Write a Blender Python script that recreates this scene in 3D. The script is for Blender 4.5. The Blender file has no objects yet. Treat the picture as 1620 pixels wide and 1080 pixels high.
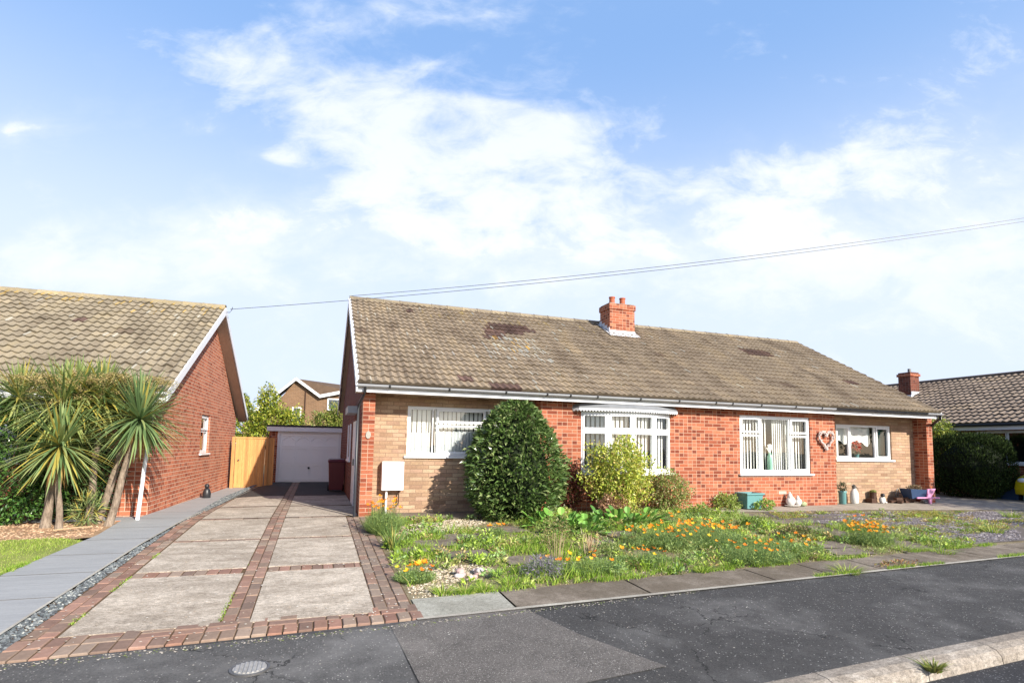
import bpy, bmesh, math, random
import numpy as np
from math import radians as Rd, sin, cos, pi, tau
random.seed(7); rng=np.random.default_rng(7)
S=bpy.context.scene; COL=S.collection

# ------------------------------------------------------------------ camera constants
CAM=np.array([-0.768373316,-10.3586660,1.28498068])
RV=np.array([0.9435721468907324,-0.330722594325669,0.017151361885079108])
UV_=np.array([-0.045353715870888274,-0.07774721031022232,0.9959409680024618])
FV=np.array([0.32804671019340625,0.9405200353482519,0.0883596007223112])
FPX=880.835198; PY=627.892353
def gz(x,y):
    z=.033*y if y<0 else 0.
    if y>1: z-=.012*(y-1)*min(1,max(0,(-x-2.0)/.5))
    return z
def at(px,py,zz=None):
    """ground point seen at a pixel of the photograph (only used to read off positions)"""
    v=FV+RV*(px-810)/FPX+UV_*(PY-py)/FPX
    if zz is None:
        t=(-(CAM[2]-.033*CAM[1]))/(v[2]-.033*v[1]); p=CAM+t*v
        if p[1]>0: t=-CAM[2]/v[2]; p=CAM+t*v
    else: t=(zz-CAM[2])/v[2]; p=CAM+t*v
    return float(p[0]),float(p[1])

# ------------------------------------------------------------------ materials
def mat(name):
    m=bpy.data.materials.new(name); m.use_nodes=True; nt=m.node_tree
    b=nt.nodes['Principled BSDF']; return m,nt,b
def N(nt,t,**kw):
    n=nt.nodes.new(t)
    for k,v in kw.items():
        if k in n.inputs: n.inputs[k].default_value=v
        else: setattr(n,k,v)
    return n
def L(nt,a,b): nt.links.new(a,b)
def math_(nt,op,a,b=None,c=None,clamp=False):
    n=nt.nodes.new('ShaderNodeMath'); n.operation=op; n.use_clamp=clamp
    for i,v in enumerate((a,b,c)):
        if v is None: continue
        if isinstance(v,(int,float)): n.inputs[i].default_value=v
        else: nt.links.new(v,n.inputs[i])
    return n.outputs[0]
def mixc(nt,f,a,b,mode='MIX'):
    n=nt.nodes.new('ShaderNodeMix'); n.data_type='RGBA'; n.blend_type=mode; n.clamp_factor=True
    for i,v in ((0,f),(6,a),(7,b)):
        if isinstance(v,(int,float)): n.inputs[i].default_value=v
        elif isinstance(v,tuple): n.inputs[i].default_value=(*v[:3],1)
        else: nt.links.new(v,n.inputs[i])
    return n.outputs[2]
def ramp(nt,f,stops):
    n=nt.nodes.new('ShaderNodeValToRGB'); e=n.color_ramp.elements
    while len(e)<len(stops): e.new(.5)
    for i,(p,c) in enumerate(stops): e[i].position=p; e[i].color=(*c[:3],1) if isinstance(c,tuple) else (c,c,c,1)
    nt.links.new(f,n.inputs[0]); return n.outputs[0]
def noise(nt,vec,scale,detail=4,rough=.55,dist=0):
    n=N(nt,'ShaderNodeTexNoise',Scale=scale,Detail=detail,Roughness=rough,Distortion=dist)
    if vec is not None: nt.links.new(vec,n.inputs['Vector'])
    return n.outputs[0]
def coords(nt,kind='Object'):
    n=nt.nodes.new('ShaderNodeTexCoord'); return n.outputs[kind]
def bump(nt,b,h,strength=.4,dist=.01):
    n=N(nt,'ShaderNodeBump',Strength=strength,Distance=dist); nt.links.new(h,n.inputs['Height']); nt.links.new(n.outputs[0],b.inputs['Normal'])
def plain(name,c,rough=.6,spec=.5,metal=0,var=.12,scale=6,bmp=0):
    m,nt,b=mat(name); o=coords(nt)
    f=noise(nt,o,scale,5,.6)
    hi=tuple(min(1,x*(1+var)) for x in c); lo=tuple(x*(1-var) for x in c)
    L(nt,mixc(nt,f,lo,hi),b.inputs['Base Color']); b.inputs['Roughness'].default_value=rough
    b.inputs['Specular IOR Level'].default_value=spec; b.inputs['Metallic'].default_value=metal
    if bmp: bump(nt,b,noise(nt,o,scale*8,4),bmp,.004)
    return m
def vcol(name,rough=.6,spec=.3,trans=0.,nscale=0,namt=.25,bmp=0,sheen=0,broad=0):
    """colour comes from the per-face colours given while building"""
    m,nt,b=mat(name); a=N(nt,'ShaderNodeAttribute',attribute_name='Col')
    c=a.outputs['Color']
    if nscale:
        f=noise(nt,coords(nt),nscale,5,.65); f=math_(nt,'MULTIPLY_ADD',f,namt*2,1-namt)
        c2=N(nt,'ShaderNodeVectorMath',operation='SCALE'); L(nt,c,c2.inputs[0]); L(nt,f,c2.inputs['Scale']); c=c2.outputs[0]
    if broad:
        mpb=N(nt,'ShaderNodeMapping'); mpb.inputs['Scale'].default_value=(1.6,.45,.45); L(nt,coords(nt),mpb.inputs[0]); c=mixc(nt,broad,c,ramp(nt,noise(nt,mpb.outputs[0],1.3,7,.7),[(.32,(.52,.48,.46)),(.5,(1.,1.,1.)),(.7,(1.25,1.2,1.02))]),'MULTIPLY')
        c=mixc(nt,math_(nt,'MULTIPLY',ramp(nt,noise(nt,coords(nt),9,6,.8),[(.66,0.),(.70,1.)]),.45),c,(.42,.41,.36))
    L(nt,c,b.inputs['Base Color']); b.inputs['Roughness'].default_value=rough; b.inputs['Specular IOR Level'].default_value=spec
    if bmp: bump(nt,b,noise(nt,coords(nt),nscale*6,4),bmp,.004)
    if trans:
        t=N(nt,'ShaderNodeBsdfTranslucent'); L(nt,c,t.inputs[0]); x=N(nt,'ShaderNodeMixShader',Fac=trans)
        L(nt,b.outputs[0],x.inputs[1]); L(nt,t.outputs[0],x.inputs[2]); L(nt,x.outputs[0],nt.nodes['Material Output'].inputs[0])
    return m
def brick(name,pal,mortar,w=.225,h=.075,mix_headers=.5,rough=.85,mort=.011,blotch=.3,stain=None):
    m,nt,b=mat(name); uv=coords(nt,'UV')
    sep=N(nt,'ShaderNodeSeparateXYZ'); L(nt,uv,sep.inputs[0])
    U,V=sep.outputs[0],sep.outputs[1]
    row=math_(nt,'FLOOR',math_(nt,'DIVIDE',V,h))
    odd=math_(nt,'MODULO',math_(nt,'ABSOLUTE',row),2.0)
    # flemish style: a chunk of some rows is laid in half bricks
    chunk=math_(nt,'FLOOR',math_(nt,'DIVIDE',math_(nt,'MULTIPLY_ADD',odd,w/2,U),w))
    wn=N(nt,'ShaderNodeTexWhiteNoise',noise_dimensions='2D'); cb=N(nt,'ShaderNodeCombineXYZ'); L(nt,chunk,cb.inputs[0]); L(nt,row,cb.inputs[1]); L(nt,cb.outputs[0],wn.inputs['Vector'])
    half=math_(nt,'LESS_THAN',wn.outputs['Value'],mix_headers)
    uu=math_(nt,'MULTIPLY_ADD',odd,w/2,U)
    fu=math_(nt,'FRACT',math_(nt,'DIVIDE',uu,w))            # 0..1 in the stretcher
    fu2=math_(nt,'FRACT',math_(nt,'MULTIPLY',fu,2.0))
    du=math_(nt,'MULTIPLY',math_(nt,'MINIMUM',fu,math_(nt,'SUBTRACT',1.0,fu)),w)
    du2=math_(nt,'MULTIPLY',math_(nt,'MINIMUM',fu2,math_(nt,'SUBTRACT',1.0,fu2)),w/2)
    fv=math_(nt,'FRACT',math_(nt,'DIVIDE',V,h)); dv=math_(nt,'MULTIPLY',math_(nt,'MINIMUM',fv,math_(nt,'SUBTRACT',1.0,fv)),h)
    d2=math_(nt,'ADD',math_(nt,'MULTIPLY',half,du2),math_(nt,'MULTIPLY',math_(nt,'SUBTRACT',1.0,half),du))
    d=math_(nt,'MINIMUM',d2,dv)
    ob=coords(nt); e=math_(nt,'MULTIPLY_ADD',noise(nt,ob,60,3),.004,-.002)
    d=math_(nt,'ADD',d,e)
    mr=N(nt,'ShaderNodeMapRange',interpolation_type='SMOOTHSTEP'); L(nt,d,mr.inputs[0]); mr.inputs[1].default_value=mort*.32; mr.inputs[2].default_value=mort*.75
    isb=mr.outputs[0]
    # colour per brick
    sub=math_(nt,'MULTIPLY',half,math_(nt,'FLOOR',math_(nt,'MULTIPLY',fu,2.0)))
    cb2=N(nt,'ShaderNodeCombineXYZ'); L(nt,math_(nt,'MULTIPLY_ADD',sub,.37,chunk),cb2.inputs[0]); L(nt,row,cb2.inputs[1]); cb2.inputs[2].default_value=3.3
    wn2=N(nt,'ShaderNodeTexWhiteNoise',noise_dimensions='3D'); L(nt,cb2.outputs[0],wn2.inputs['Vector'])
    r=wn2.outputs['Value']
    if mix_headers: r=math_(nt,'SUBTRACT',r,math_(nt,'MULTIPLY',half,math_(nt,'MULTIPLY',sub,.25)),clamp=True)
    n_=len(pal); col=ramp(nt,r,[(i/(n_-1),p) for i,p in enumerate(pal)])
    big=noise(nt,ob,1.3,4,.6); fine=noise(nt,ob,45,5,.7)
    col=mixc(nt,1.0,col,ramp(nt,fine,[(.25,.72),(.75,1.22)]),'MULTIPLY')
    col=mixc(nt,blotch,col,ramp(nt,big,[(.3,.55),(.7,1.45)]),'MULTIPLY')
    if stain: col=mixc(nt,math_(nt,'MULTIPLY',ramp(nt,noise(nt,ob,7,5,.7),[(.6,0.),(.75,1.)]),.5),col,stain)
    mcol=mixc(nt,fine,tuple(x*.8 for x in mortar),tuple(min(1,x*1.2) for x in mortar))
    L(nt,mixc(nt,isb,mcol,col),b.inputs['Base Color'])
    b.inputs['Roughness'].default_value=rough; b.inputs['Specular IOR Level'].default_value=.2
    hgt=math_(nt,'MULTIPLY_ADD',isb,1.0,math_(nt,'MULTIPLY',fine,.35)); bump(nt,b,hgt,.7,.006)
    return m
def glass(name,tint=(.95,.97,.97),mixf=.06):
    m,nt,b=mat(name); nt.nodes.remove(b)
    t=N(nt,'ShaderNodeBsdfTransparent'); t.inputs[0].default_value=(*tint,1)
    g=N(nt,'ShaderNodeBsdfGlossy',Roughness=.02); fr=N(nt,'ShaderNodeFresnel',IOR=1.5)
    bn=N(nt,'ShaderNodeBump',Strength=.06,Distance=.02); L(nt,noise(nt,coords(nt),2.5,2),bn.inputs['Height']); L(nt,bn.outputs[0],g.inputs['Normal'])
    f=math_(nt,'MULTIPLY_ADD',fr.outputs[0],1.3,mixf,clamp=True)
    x=N(nt,'ShaderNodeMixShader'); L(nt,f,x.inputs[0]); L(nt,t.outputs[0],x.inputs[1]); L(nt,g.outputs[0],x.inputs[2]); L(nt,x.outputs[0],nt.nodes['Material Output'].inputs[0])
    return m

M={}
RED=[(.18,.046,.026),(.27,.072,.037),(.35,.107,.055),(.41,.145,.08),(.31,.086,.043),(.45,.175,.095),(.37,.108,.052)]
M['red']=brick('red_brick',RED,(.50,.33,.235),stain=(.42,.20,.13),mort=.0095,blotch=.4)
M['redn']=brick('neighbour_brick',[(.31,.080,.042),(.45,.140,.075),(.54,.19,.105),(.49,.16,.083),(.38,.11,.058)],(.60,.42,.31),mix_headers=.35,stain=(.42,.22,.16))
M['side']=brick('darkened_red_brick',[(.10,.028,.018),(.16,.045,.027),(.20,.065,.04),(.13,.035,.022)],(.20,.14,.11))  # red brick darkened in colour for the shade on the gable
M['tan']=brick('buff_brick',[(.31,.195,.125),(.42,.285,.18),(.36,.225,.15),(.47,.34,.225),(.26,.16,.10),(.43,.28,.195),(.39,.265,.16)],(.27,.18,.12),mix_headers=.0,w=.235,mort=.010,blotch=.45,stain=(.22,.14,.09))
M['brown']=brick('brown_brick',[(.15,.085,.045),(.21,.12,.065),(.18,.10,.052)],(.32,.24,.17),mix_headers=.0)
M['upvc']=plain('white_plastic',(.84,.85,.86),.35,.5,0,.03,3)
M['whitepaint']=plain('white_paint',(.74,.75,.77),.5,.4,0,.07,4)
M['greyplastic']=plain('grey_gutter_plastic',(.34,.35,.37),.4,.5,0,.15,3)
M['blackplastic']=plain('black_plastic',(.025,.026,.03),.4,.5,0,.2,3)
M['soffit']=plain('soffit_board',(.50,.42,.33),.7,.2,0,.15,3)
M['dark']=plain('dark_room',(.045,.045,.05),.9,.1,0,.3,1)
M['blind']=plain('blind_fabric',(.86,.86,.82),.8,.2,0,.08,4)
M['net']=plain('net_curtain',(.62,.64,.64),.9,.1,0,.25,60)
M['lead']=plain('lead_sheet',(.20,.21,.225),.45,.4,0,.25,9,.2)
M['flash']=plain('pale_flashing',(.62,.64,.68),.5,.4,0,.15,9)
M['terra']=plain('terracotta',(.42,.12,.06),.7,.3,0,.2,12,.2)
M['glass']=glass('window_glass')
M['teal']=plain('teal_glaze',(.13,.30,.30),.35,.5,0,.15,20)
M['tealcurtain']=plain('teal_curtain',(.08,.22,.22),.8,.2,0,.25,12)
M['stonewhite']=plain('white_ornament',(.62,.60,.56),.6,.3,0,.2,30,.4)
M['darkred']=plain('maroon_plastic',(.115,.012,.016),.45,.5,0,.12,3)
M['metal']=plain('worn_steel',(.17,.165,.16),.45,.5,.6,.3,20,.3)
M['rust']=plain('rusty_brown',(.07,.035,.022),.7,.3,0,.3,20)
M['pink']=plain('pink_paint',(.60,.26,.44),.5,.4,0,.12,15)
M['yellowcar']=plain('yellow_car_paint',(.78,.60,.02),.18,.6,0,.02,2)
M['rubber']=plain('rubber',(.02,.02,.022),.8,.3,0,.2,20)
M['bluebox']=plain('blue_box_plastic',(.03,.06,.13),.5,.4,0,.15,8)
M['concrete_kerb']=None
M['soil']=plain('garden_soil',(.13,.085,.05),.95,.1,0,.5,14,.9)
M['redbloom']=plain('red_bloom',(.55,.05,.03),.6,.3,0,.25,40)
M['shell']=plain('wreath_shell',(.60,.50,.46),.7,.3,0,.35,60,.5)
M['felt']=plain('roof_felt',(.035,.036,.04),.9,.2,0,.3,10,.3)

# pine gate boards
m,nt,b=mat('pine_boards'); o=coords(nt); mp=N(nt,'ShaderNodeMapping'); mp.inputs['Scale'].default_value=(9,9,.9); L(nt,o,mp.inputs[0])
f=noise(nt,mp.outputs[0],5,6,.65,1.2); s_=N(nt,'ShaderNodeSeparateXYZ'); L(nt,o,s_.inputs[0])
wn=N(nt,'ShaderNodeTexWhiteNoise',noise_dimensions='1D'); L(nt,math_(nt,'FLOOR',math_(nt,'MULTIPLY',s_.outputs[0],10.5)),wn.inputs['W'])
c=ramp(nt,f,[(.2,(.42,.19,.055)),(.5,(.58,.29,.09)),(.8,(.66,.37,.13))]); c=mixc(nt,1.0,c,ramp(nt,wn.outputs['Value'],[(0.,.72),(1.,1.12)]),'MULTIPLY')
L(nt,c,b.inputs['Base Color']); b.inputs['Roughness'].default_value=.65; M['pine']=m
# bark
m,nt,b=mat('cordyline_bark'); o=coords(nt); mp=N(nt,'ShaderNodeMapping'); mp.inputs['Scale'].default_value=(1,1,.35); L(nt,o,mp.inputs[0])
f=noise(nt,mp.outputs[0],26,6,.7); L(nt,ramp(nt,f,[(.3,(.09,.065,.045)),(.52,(.25,.19,.14)),(.75,(.42,.34,.26))]),b.inputs['Base Color']); b.inputs['Roughness'].default_value=.9
bump(nt,b,f,1.0,.02); M['bark']=m
# asphalt
def asphalt(name,dark,light,speck,spscale=70,cracks=True,worn=.35):
    m,nt,b=mat(name); o=coords(nt)
    f=ramp(nt,noise(nt,o,62,5,.9),[(.34,0.),(.66,1.)]); g=noise(nt,o,1.1,6,.6); g2=noise(nt,o,5,6,.7)
    c=mixc(nt,f,dark,light)
    c=mixc(nt,math_(nt,'MULTIPLY',ramp(nt,g,[(.5,0.),(.72,1.)]),worn),c,tuple(min(1,x*2.6) for x in light))
    c=mixc(nt,.35,c,ramp(nt,g2,[(.3,.5),(.7,1.5)]),'MULTIPLY')
    v=N(nt,'ShaderNodeTexVoronoi',Scale=spscale); L(nt,o,v.inputs['Vector'])
    vs=N(nt,'ShaderNodeSeparateXYZ'); L(nt,v.outputs['Color'],vs.inputs[0])
    sp=math_(nt,'MULTIPLY',math_(nt,'LESS_THAN',v.outputs['Distance'],.30),math_(nt,'GREATER_THAN',vs.outputs[0],.86 if cracks else .7))
    c=mixc(nt,math_(nt,'MULTIPLY',sp,.75),c,speck)
    v2=N(nt,'ShaderNodeTexVoronoi',Scale=9.,Randomness=1.); L(nt,o,v2.inputs['Vector']); vs2=N(nt,'ShaderNodeSeparateXYZ'); L(nt,v2.outputs['Color'],vs2.inputs[0])
    wob=math_(nt,'ADD',v2.outputs['Distance'],math_(nt,'MULTIPLY',noise(nt,o,60,2),.12))
    sp2=math_(nt,'MULTIPLY',math_(nt,'LESS_THAN',wob,.14),math_(nt,'GREATER_THAN',vs2.outputs[1],.35))
    c=mixc(nt,math_(nt,'MULTIPLY',sp2,.5),c,(.36,.34,.31))
    hh=math_(nt,'ADD',f,sp)
    if cracks:
        wv=N(nt,'ShaderNodeVectorMath',operation='ADD'); nz=N(nt,'ShaderNodeTexNoise',Scale=3.5,Detail=5.,Roughness=.65); L(nt,o,nz.inputs['Vector']); sc=N(nt,'ShaderNodeVectorMath',operation='SCALE'); sc.inputs['Scale'].default_value=.5
        L(nt,nz.outputs['Color'],sc.inputs[0]); L(nt,o,wv.inputs[0]); L(nt,sc.outputs[0],wv.inputs[1])
        vc=N(nt,'ShaderNodeTexVoronoi',Scale=.75,feature='DISTANCE_TO_EDGE'); L(nt,wv.outputs[0],vc.inputs['Vector'])
        cr=math_(nt,'MULTIPLY',math_(nt,'LESS_THAN',vc.outputs[0],.0065),ramp(nt,noise(nt,o,1.7,3),[(.47,0.),(.56,1.)]))
        c=mixc(nt,math_(nt,'MULTIPLY',cr,.75),c,(.012,.012,.012)); hh=math_(nt,'SUBTRACT',hh,math_(nt,'MULTIPLY',cr,2.))
    L(nt,c,b.inputs['Base Color']); b.inputs['Roughness'].default_value=.82; b.inputs['Specular IOR Level'].default_value=.3
    bump(nt,b,hh,.75,.006); return m
M['tarmac']=asphalt('footway_tarmac',(.034,.033,.033),(.105,.102,.098),(.40,.39,.37),52,True,.45)
M['tarmac_left']=asphalt('crossing_tarmac',(.06,.059,.058),(.165,.16,.152),(.45,.43,.40),60,True,.35)
M['patch']=asphalt('patch_tarmac',(.070,.064,.058),(.235,.215,.195),(.55,.52,.48),85,False,.15)
M['drive_shade']=asphalt('rear_drive_shade',(.028,.025,.024),(.075,.068,.06),(.2,.18,.16),50,False,.1)  # shade on the rear drive put into a dark surface colour
M['road']=asphalt('road_tarmac',(.020,.020,.022),(.060,.060,.064),(.32,.32,.33),60,False,.1)
# stained concrete
def concrete(name,a,b_,rough=.9,stain=(.10,.085,.07),amt=.55,streak=(1,1,1),fs=110,bmp=.5,fine=.7,mid=0.):
    m,nt,b=mat(name); o=coords(nt); mp=N(nt,'ShaderNodeMapping'); mp.inputs['Scale'].default_value=streak; L(nt,o,mp.inputs[0]); o2=mp.outputs[0]
    f=noise(nt,o2,4,7,.72); g=noise(nt,o,fs,4,.75); h=noise(nt,o2,.9,5,.6)
    c=mixc(nt,ramp(nt,f,[(.3,0.),(.7,1.)]),a,b_)
    c=mixc(nt,math_(nt,'MULTIPLY',ramp(nt,math_(nt,'MULTIPLY_ADD',h,.6,math_(nt,'MULTIPLY',f,.4)),[(.42,1.),(.6,0.)]),amt),c,stain)
    c=mixc(nt,fine,c,ramp(nt,g,[(.3,.45),(.6,1.25)]),'MULTIPLY')
    if mid:
        mp2=N(nt,'ShaderNodeMapping'); mp2.inputs['Scale'].default_value=(1,2.2,1); L(nt,o,mp2.inputs[0]); c=mixc(nt,mid,c,ramp(nt,noise(nt,mp2.outputs[0],24,8,.85),[(.36,.40),(.5,1.),(.62,1.35)]),'MULTIPLY')
    L(nt,c,b.inputs['Base Color']); b.inputs['Roughness'].default_value=rough; b.inputs['Specular IOR Level'].default_value=.2
    bump(nt,b,g,bmp,.004); return m
M['drive']=concrete('drive_concrete',(.43,.365,.285),(.64,.56,.46),amt=.6,stain=(.24,.195,.15),streak=(1,1.6,1),mid=.9)
# 
M['slab']=concrete('paving_concrete',(.19,.155,.12),(.30,.255,.205),amt=.6,stain=(.10,.08,.055),mid=.6)
M['slabnew']=concrete('pale_slab',(.33,.32,.27),(.43,.42,.36),amt=.4,stain=(.2,.19,.15),mid=.7)
M['rightpath']=concrete('right_path_concrete',(.36,.31,.25),(.46,.41,.34),amt=.35)
M['greypath']=concrete('grey_stone_path',(.31,.315,.315),(.40,.405,.40),amt=.3,stain=(.25,.255,.26),streak=(.6,7,1),fs=60,bmp=.05,rough=.7,fine=.15)
M['concrete_kerb']=concrete('kerb_concrete',(.25,.215,.175),(.43,.385,.33),amt=.6,stain=(.17,.14,.11),mid=.9)
M['edging']=concrete('edging',(.42,.39,.33),(.52,.49,.42),amt=.3)
M['bed']=concrete('bed_earth',(.22,.17,.10),(.34,.29,.19),amt=.6,stain=(.11,.09,.045),fs=40,bmp=1.)
M['bedL']=concrete('bare_earth',(.34,.21,.12),(.46,.31,.19),amt=.4,stain=(.18,.11,.06),fs=40,bmp=1.)
M['lawnbase']=concrete('lawn_base',(.20,.24,.06),(.32,.33,.10),amt=.4,stain=(.12,.16,.04),fs=60)
M['ground']=concrete('ground',(.10,.11,.06),(.16,.16,.09),amt=.4)
M['slatebed']=concrete('slate_bed',(.12,.105,.10),(.20,.175,.165),amt=.4,stain=(.09,.075,.06),fs=50,bmp=1.)
M['leaf']=vcol('leaf',.42,.45,.22)
M['glossleaf']=vcol('glossy_leaf',.24,.7,.12)
M['needle']=vcol('conifer_foliage',.75,.15,.12)
M['grassblade']=vcol('grass_blade',.55,.3,.3)
M['petal']=vcol('petal',.6,.2,.35)
M['stone']=vcol('stone_bits',.75,.3,0,30,.15)
M['paver']=vcol('block_paver',.85,.2,0,22,.35,.5)
M['tile']=vcol('concrete_roof_tile',.88,.2,0,24,.32,.6,0,.75)
M['stem']=vcol('dry_stem',.8,.2,.1)

# ------------------------------------------------------------------ mesh building
class MB:
    def __init__(s): s.v=[]; s.f=[]; s.c=[]; s.cur=(1,1,1)
    def add(s,vs,fs,c=None):
        o=len(s.v); s.v+= [tuple(map(float,p)) for p in vs]; s.f+=[tuple(i+o for i in f) for f in fs]; s.c+=[c or s.cur]*len(fs); return s
    def box(s,x0,x1,y0,y1,z0,z1,c=None):
        return s.add([(x,y,z) for z in (z0,z1) for y in (y0,y1) for x in (x0,x1)],[(0,2,3,1),(4,5,7,6),(0,1,5,4),(2,6,7,3),(0,4,6,2),(1,3,7,5)],c)
    def prism(s,poly,z0,z1,c=None):
        n=len(poly); return s.add([(*p,z0) for p in poly]+[(*p,z1) for p in poly],[tuple(range(n))[::-1],tuple(range(n,2*n))]+[(i,(i+1)%n,n+(i+1)%n,n+i) for i in range(n)],c)
    def yprism(s,poly,y0,y1,c=None):   # poly of (x,z)
        n=len(poly); return s.add([(p[0],y0,p[1]) for p in poly]+[(p[0],y1,p[1]) for p in poly],[tuple(range(n)),tuple(range(n,2*n))[::-1]]+[(i,n+i,n+(i+1)%n,(i+1)%n) for i in range(n)],c)
    def xprism(s,poly,x0,x1,c=None):   # poly of (y,z)
        n=len(poly); return s.add([(x0,p[0],p[1]) for p in poly]+[(x1,p[0],p[1]) for p in poly],[tuple(range(n))[::-1],tuple(range(n,2*n))]+[(i,(i+1)%n,n+(i+1)%n,n+i) for i in range(n)],c)
    def tube(s,pts,r,seg=8,c=None,cap=True):
        pts=[np.array(p,float) for p in pts]; rs=r if isinstance(r,(list,tuple)) else [r]*len(pts); vs=[];fs=[]
        for i,p in enumerate(pts):
            d=pts[min(i+1,len(pts)-1)]-pts[max(i-1,0)]; d=d/(np.linalg.norm(d)+1e-9)
            a=np.cross(d,(0,0,1.) if abs(d[2])<.9 else (1.,0,0)); a/=np.linalg.norm(a); b=np.cross(d,a)
            for k in range(seg):
                t=tau*k/seg; vs.append(p+rs[i]*(cos(t)*a+sin(t)*b))
        for i in range(len(pts)-1):
            for k in range(seg):
                k2=(k+1)%seg; fs.append((i*seg+k,i*seg+k2,(i+1)*seg+k2,(i+1)*seg+k))
        if cap: fs.append(tuple(range(seg))); fs.append(tuple(range((len(pts)-1)*seg,len(pts)*seg))[::-1])
        return s.add(vs,fs,c)
    def lathe(s,cx,cy,prof,seg=16,c=None,sx=1,sy=1):
        vs=[];fs=[]
        for r,z in prof:
            for k in range(seg):
                t=tau*k/seg; vs.append((cx+r*cos(t)*sx,cy+r*sin(t)*sy,z))
        for i in range(len(prof)-1):
            for k in range(seg):
                k2=(k+1)%seg; fs.append((i*seg+k,i*seg+k2,(i+1)*seg+k2,(i+1)*seg+k))
        fs.append(tuple(range(seg))[::-1]); fs.append(tuple(range((len(prof)-1)*seg,len(prof)*seg)))
        return s.add(vs,fs,c)
    def blob(s,c0,r,c=None,seg=10,jit=.0,rings=6):
        prof=[]; vs=[];fs=[]
        for i in range(rings+1):
            a=-pi/2+pi*i/rings
            for k in range(seg):
                t=tau*k/seg; j=1+random.uniform(-jit,jit)
                vs.append((c0[0]+r[0]*cos(a)*cos(t)*j,c0[1]+r[1]*cos(a)*sin(t)*j,c0[2]+r[2]*sin(a)*j))
        for i in range(rings):
            for k in range(seg):
                k2=(k+1)%seg; fs.append((i*seg+k,i*seg+k2,(i+1)*seg+k2,(i+1)*seg+k))
        return s.add(vs,fs,c)
    def build(s,name,material,parent=None,smooth=False,bevel=0):
        return mesh_obj(name,np.array(s.v),s.f,material,parent,s.c,smooth,bevel)
def mesh_obj(name,v,f,material,parent=None,cols=None,smooth=False,bevel=0):
    me=bpy.data.meshes.new(name); me.from_pydata(v.tolist() if hasattr(v,'tolist') else v,[],f if isinstance(f,list) else f.tolist())
    me.update()
    nl=len(me.loops)
    co=np.empty(len(me.vertices)*3); me.vertices.foreach_get('co',co); co=co.reshape(-1,3)
    vi=np.empty(nl,int); me.loops.foreach_get('vertex_index',vi)
    nr=np.empty(len(me.polygons)*3); me.polygons.foreach_get('normal',nr); nr=np.abs(nr.reshape(-1,3))
    tot=np.empty(len(me.polygons),int); me.polygons.foreach_get('loop_total',tot)
    ax=np.repeat(np.argmax(nr+np.array([0,.001,.0]),axis=1),tot); P=co[vi]
    uv=np.where((ax==0)[:,None],P[:,[1,2]],np.where((ax==1)[:,None],P[:,[0,2]],P[:,[0,1]]))
    ul=me.uv_layers.new(name='UVMap'); ul.data.foreach_set('uv',uv.ravel())
    if cols is not None and len(cols)==len(me.polygons):
        ca=np.ones((nl,4)); ca[:,:3]=np.repeat(np.array([c[:3] for c in cols]) if not isinstance(cols,np.ndarray) else cols,tot,axis=0)
        at_=me.color_attributes.new('Col','FLOAT_COLOR','CORNER'); at_.data.foreach_set('color',ca.ravel())
    me.materials.append(material)
    if smooth: me.polygons.foreach_set('use_smooth',[True]*len(me.polygons))
    o=bpy.data.objects.new(name,me); COL.objects.link(o)
    if parent is not None: o.parent=parent
    if bevel:
        bv=o.modifiers.new('bevel','BEVEL'); bv.width=bevel; bv.segments=2; bv.limit_method='ANGLE'
    return o
def thing(name,label,cat,loc=(0,0,0),rz=0,group=None):
    o=bpy.data.objects.new(name,None); COL.objects.link(o); o.location=loc; o.rotation_euler=(0,0,rz); o.empty_display_size=.2
    o['label']=label; o['category']=cat
    if group: o['group']=group
    return o
def tag(o,label,cat,group=None,kind=None):
    if label: o['label']=label
    if cat: o['category']=cat
    if group: o['group']=group
    if kind: o['kind']=kind
    return o
def structure(o): o['kind']='structure'; return o
def copy_tree(o,parent=None):
    c=o.copy(); COL.objects.link(c); c.parent=parent
    for ch in list(o.children): copy_tree(ch,c)
    return c

# ------------------------------------------------------------------ ground sheets
def sheet(name,poly,dz,material,kind='structure',sub=None):
    bm=bmesh.new(); bm.faces.new([bm.verts.new((x,y,0)) for x,y in poly])
    for co,no in (((0,0,0),(0,1,0)),((0,1,0),(0,1,0)),((-2,0,0),(1,0,0)),((-2.5,0,0),(1,0,0))):
        bmesh.ops.bisect_plane(bm,geom=bm.verts[:]+bm.edges[:]+bm.faces[:],plane_co=co,plane_no=no)
    for v in bm.verts: v.co.z=gz(v.co.x,v.co.y)+dz
    bmesh.ops.recalc_face_normals(bm,faces=bm.faces)
    for f in bm.faces:
        if f.normal.z<0: f.normal_flip()
    vs=[tuple(v.co) for v in bm.verts]; bm.verts.index_update(); fs=[tuple(v.index for v in f.verts) for f in bm.faces]; bm.free()
    o=mesh_obj(name,np.array(vs),fs,material); o['kind']=kind; return o
ky=lambda x:-7.31+.063*(x-2.1)      # kerb back line
by=lambda x:-5.53+.055*x            # back of the tarmac footway
gy=lambda x:-5.0+.062*x             # back of the slab row
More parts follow.
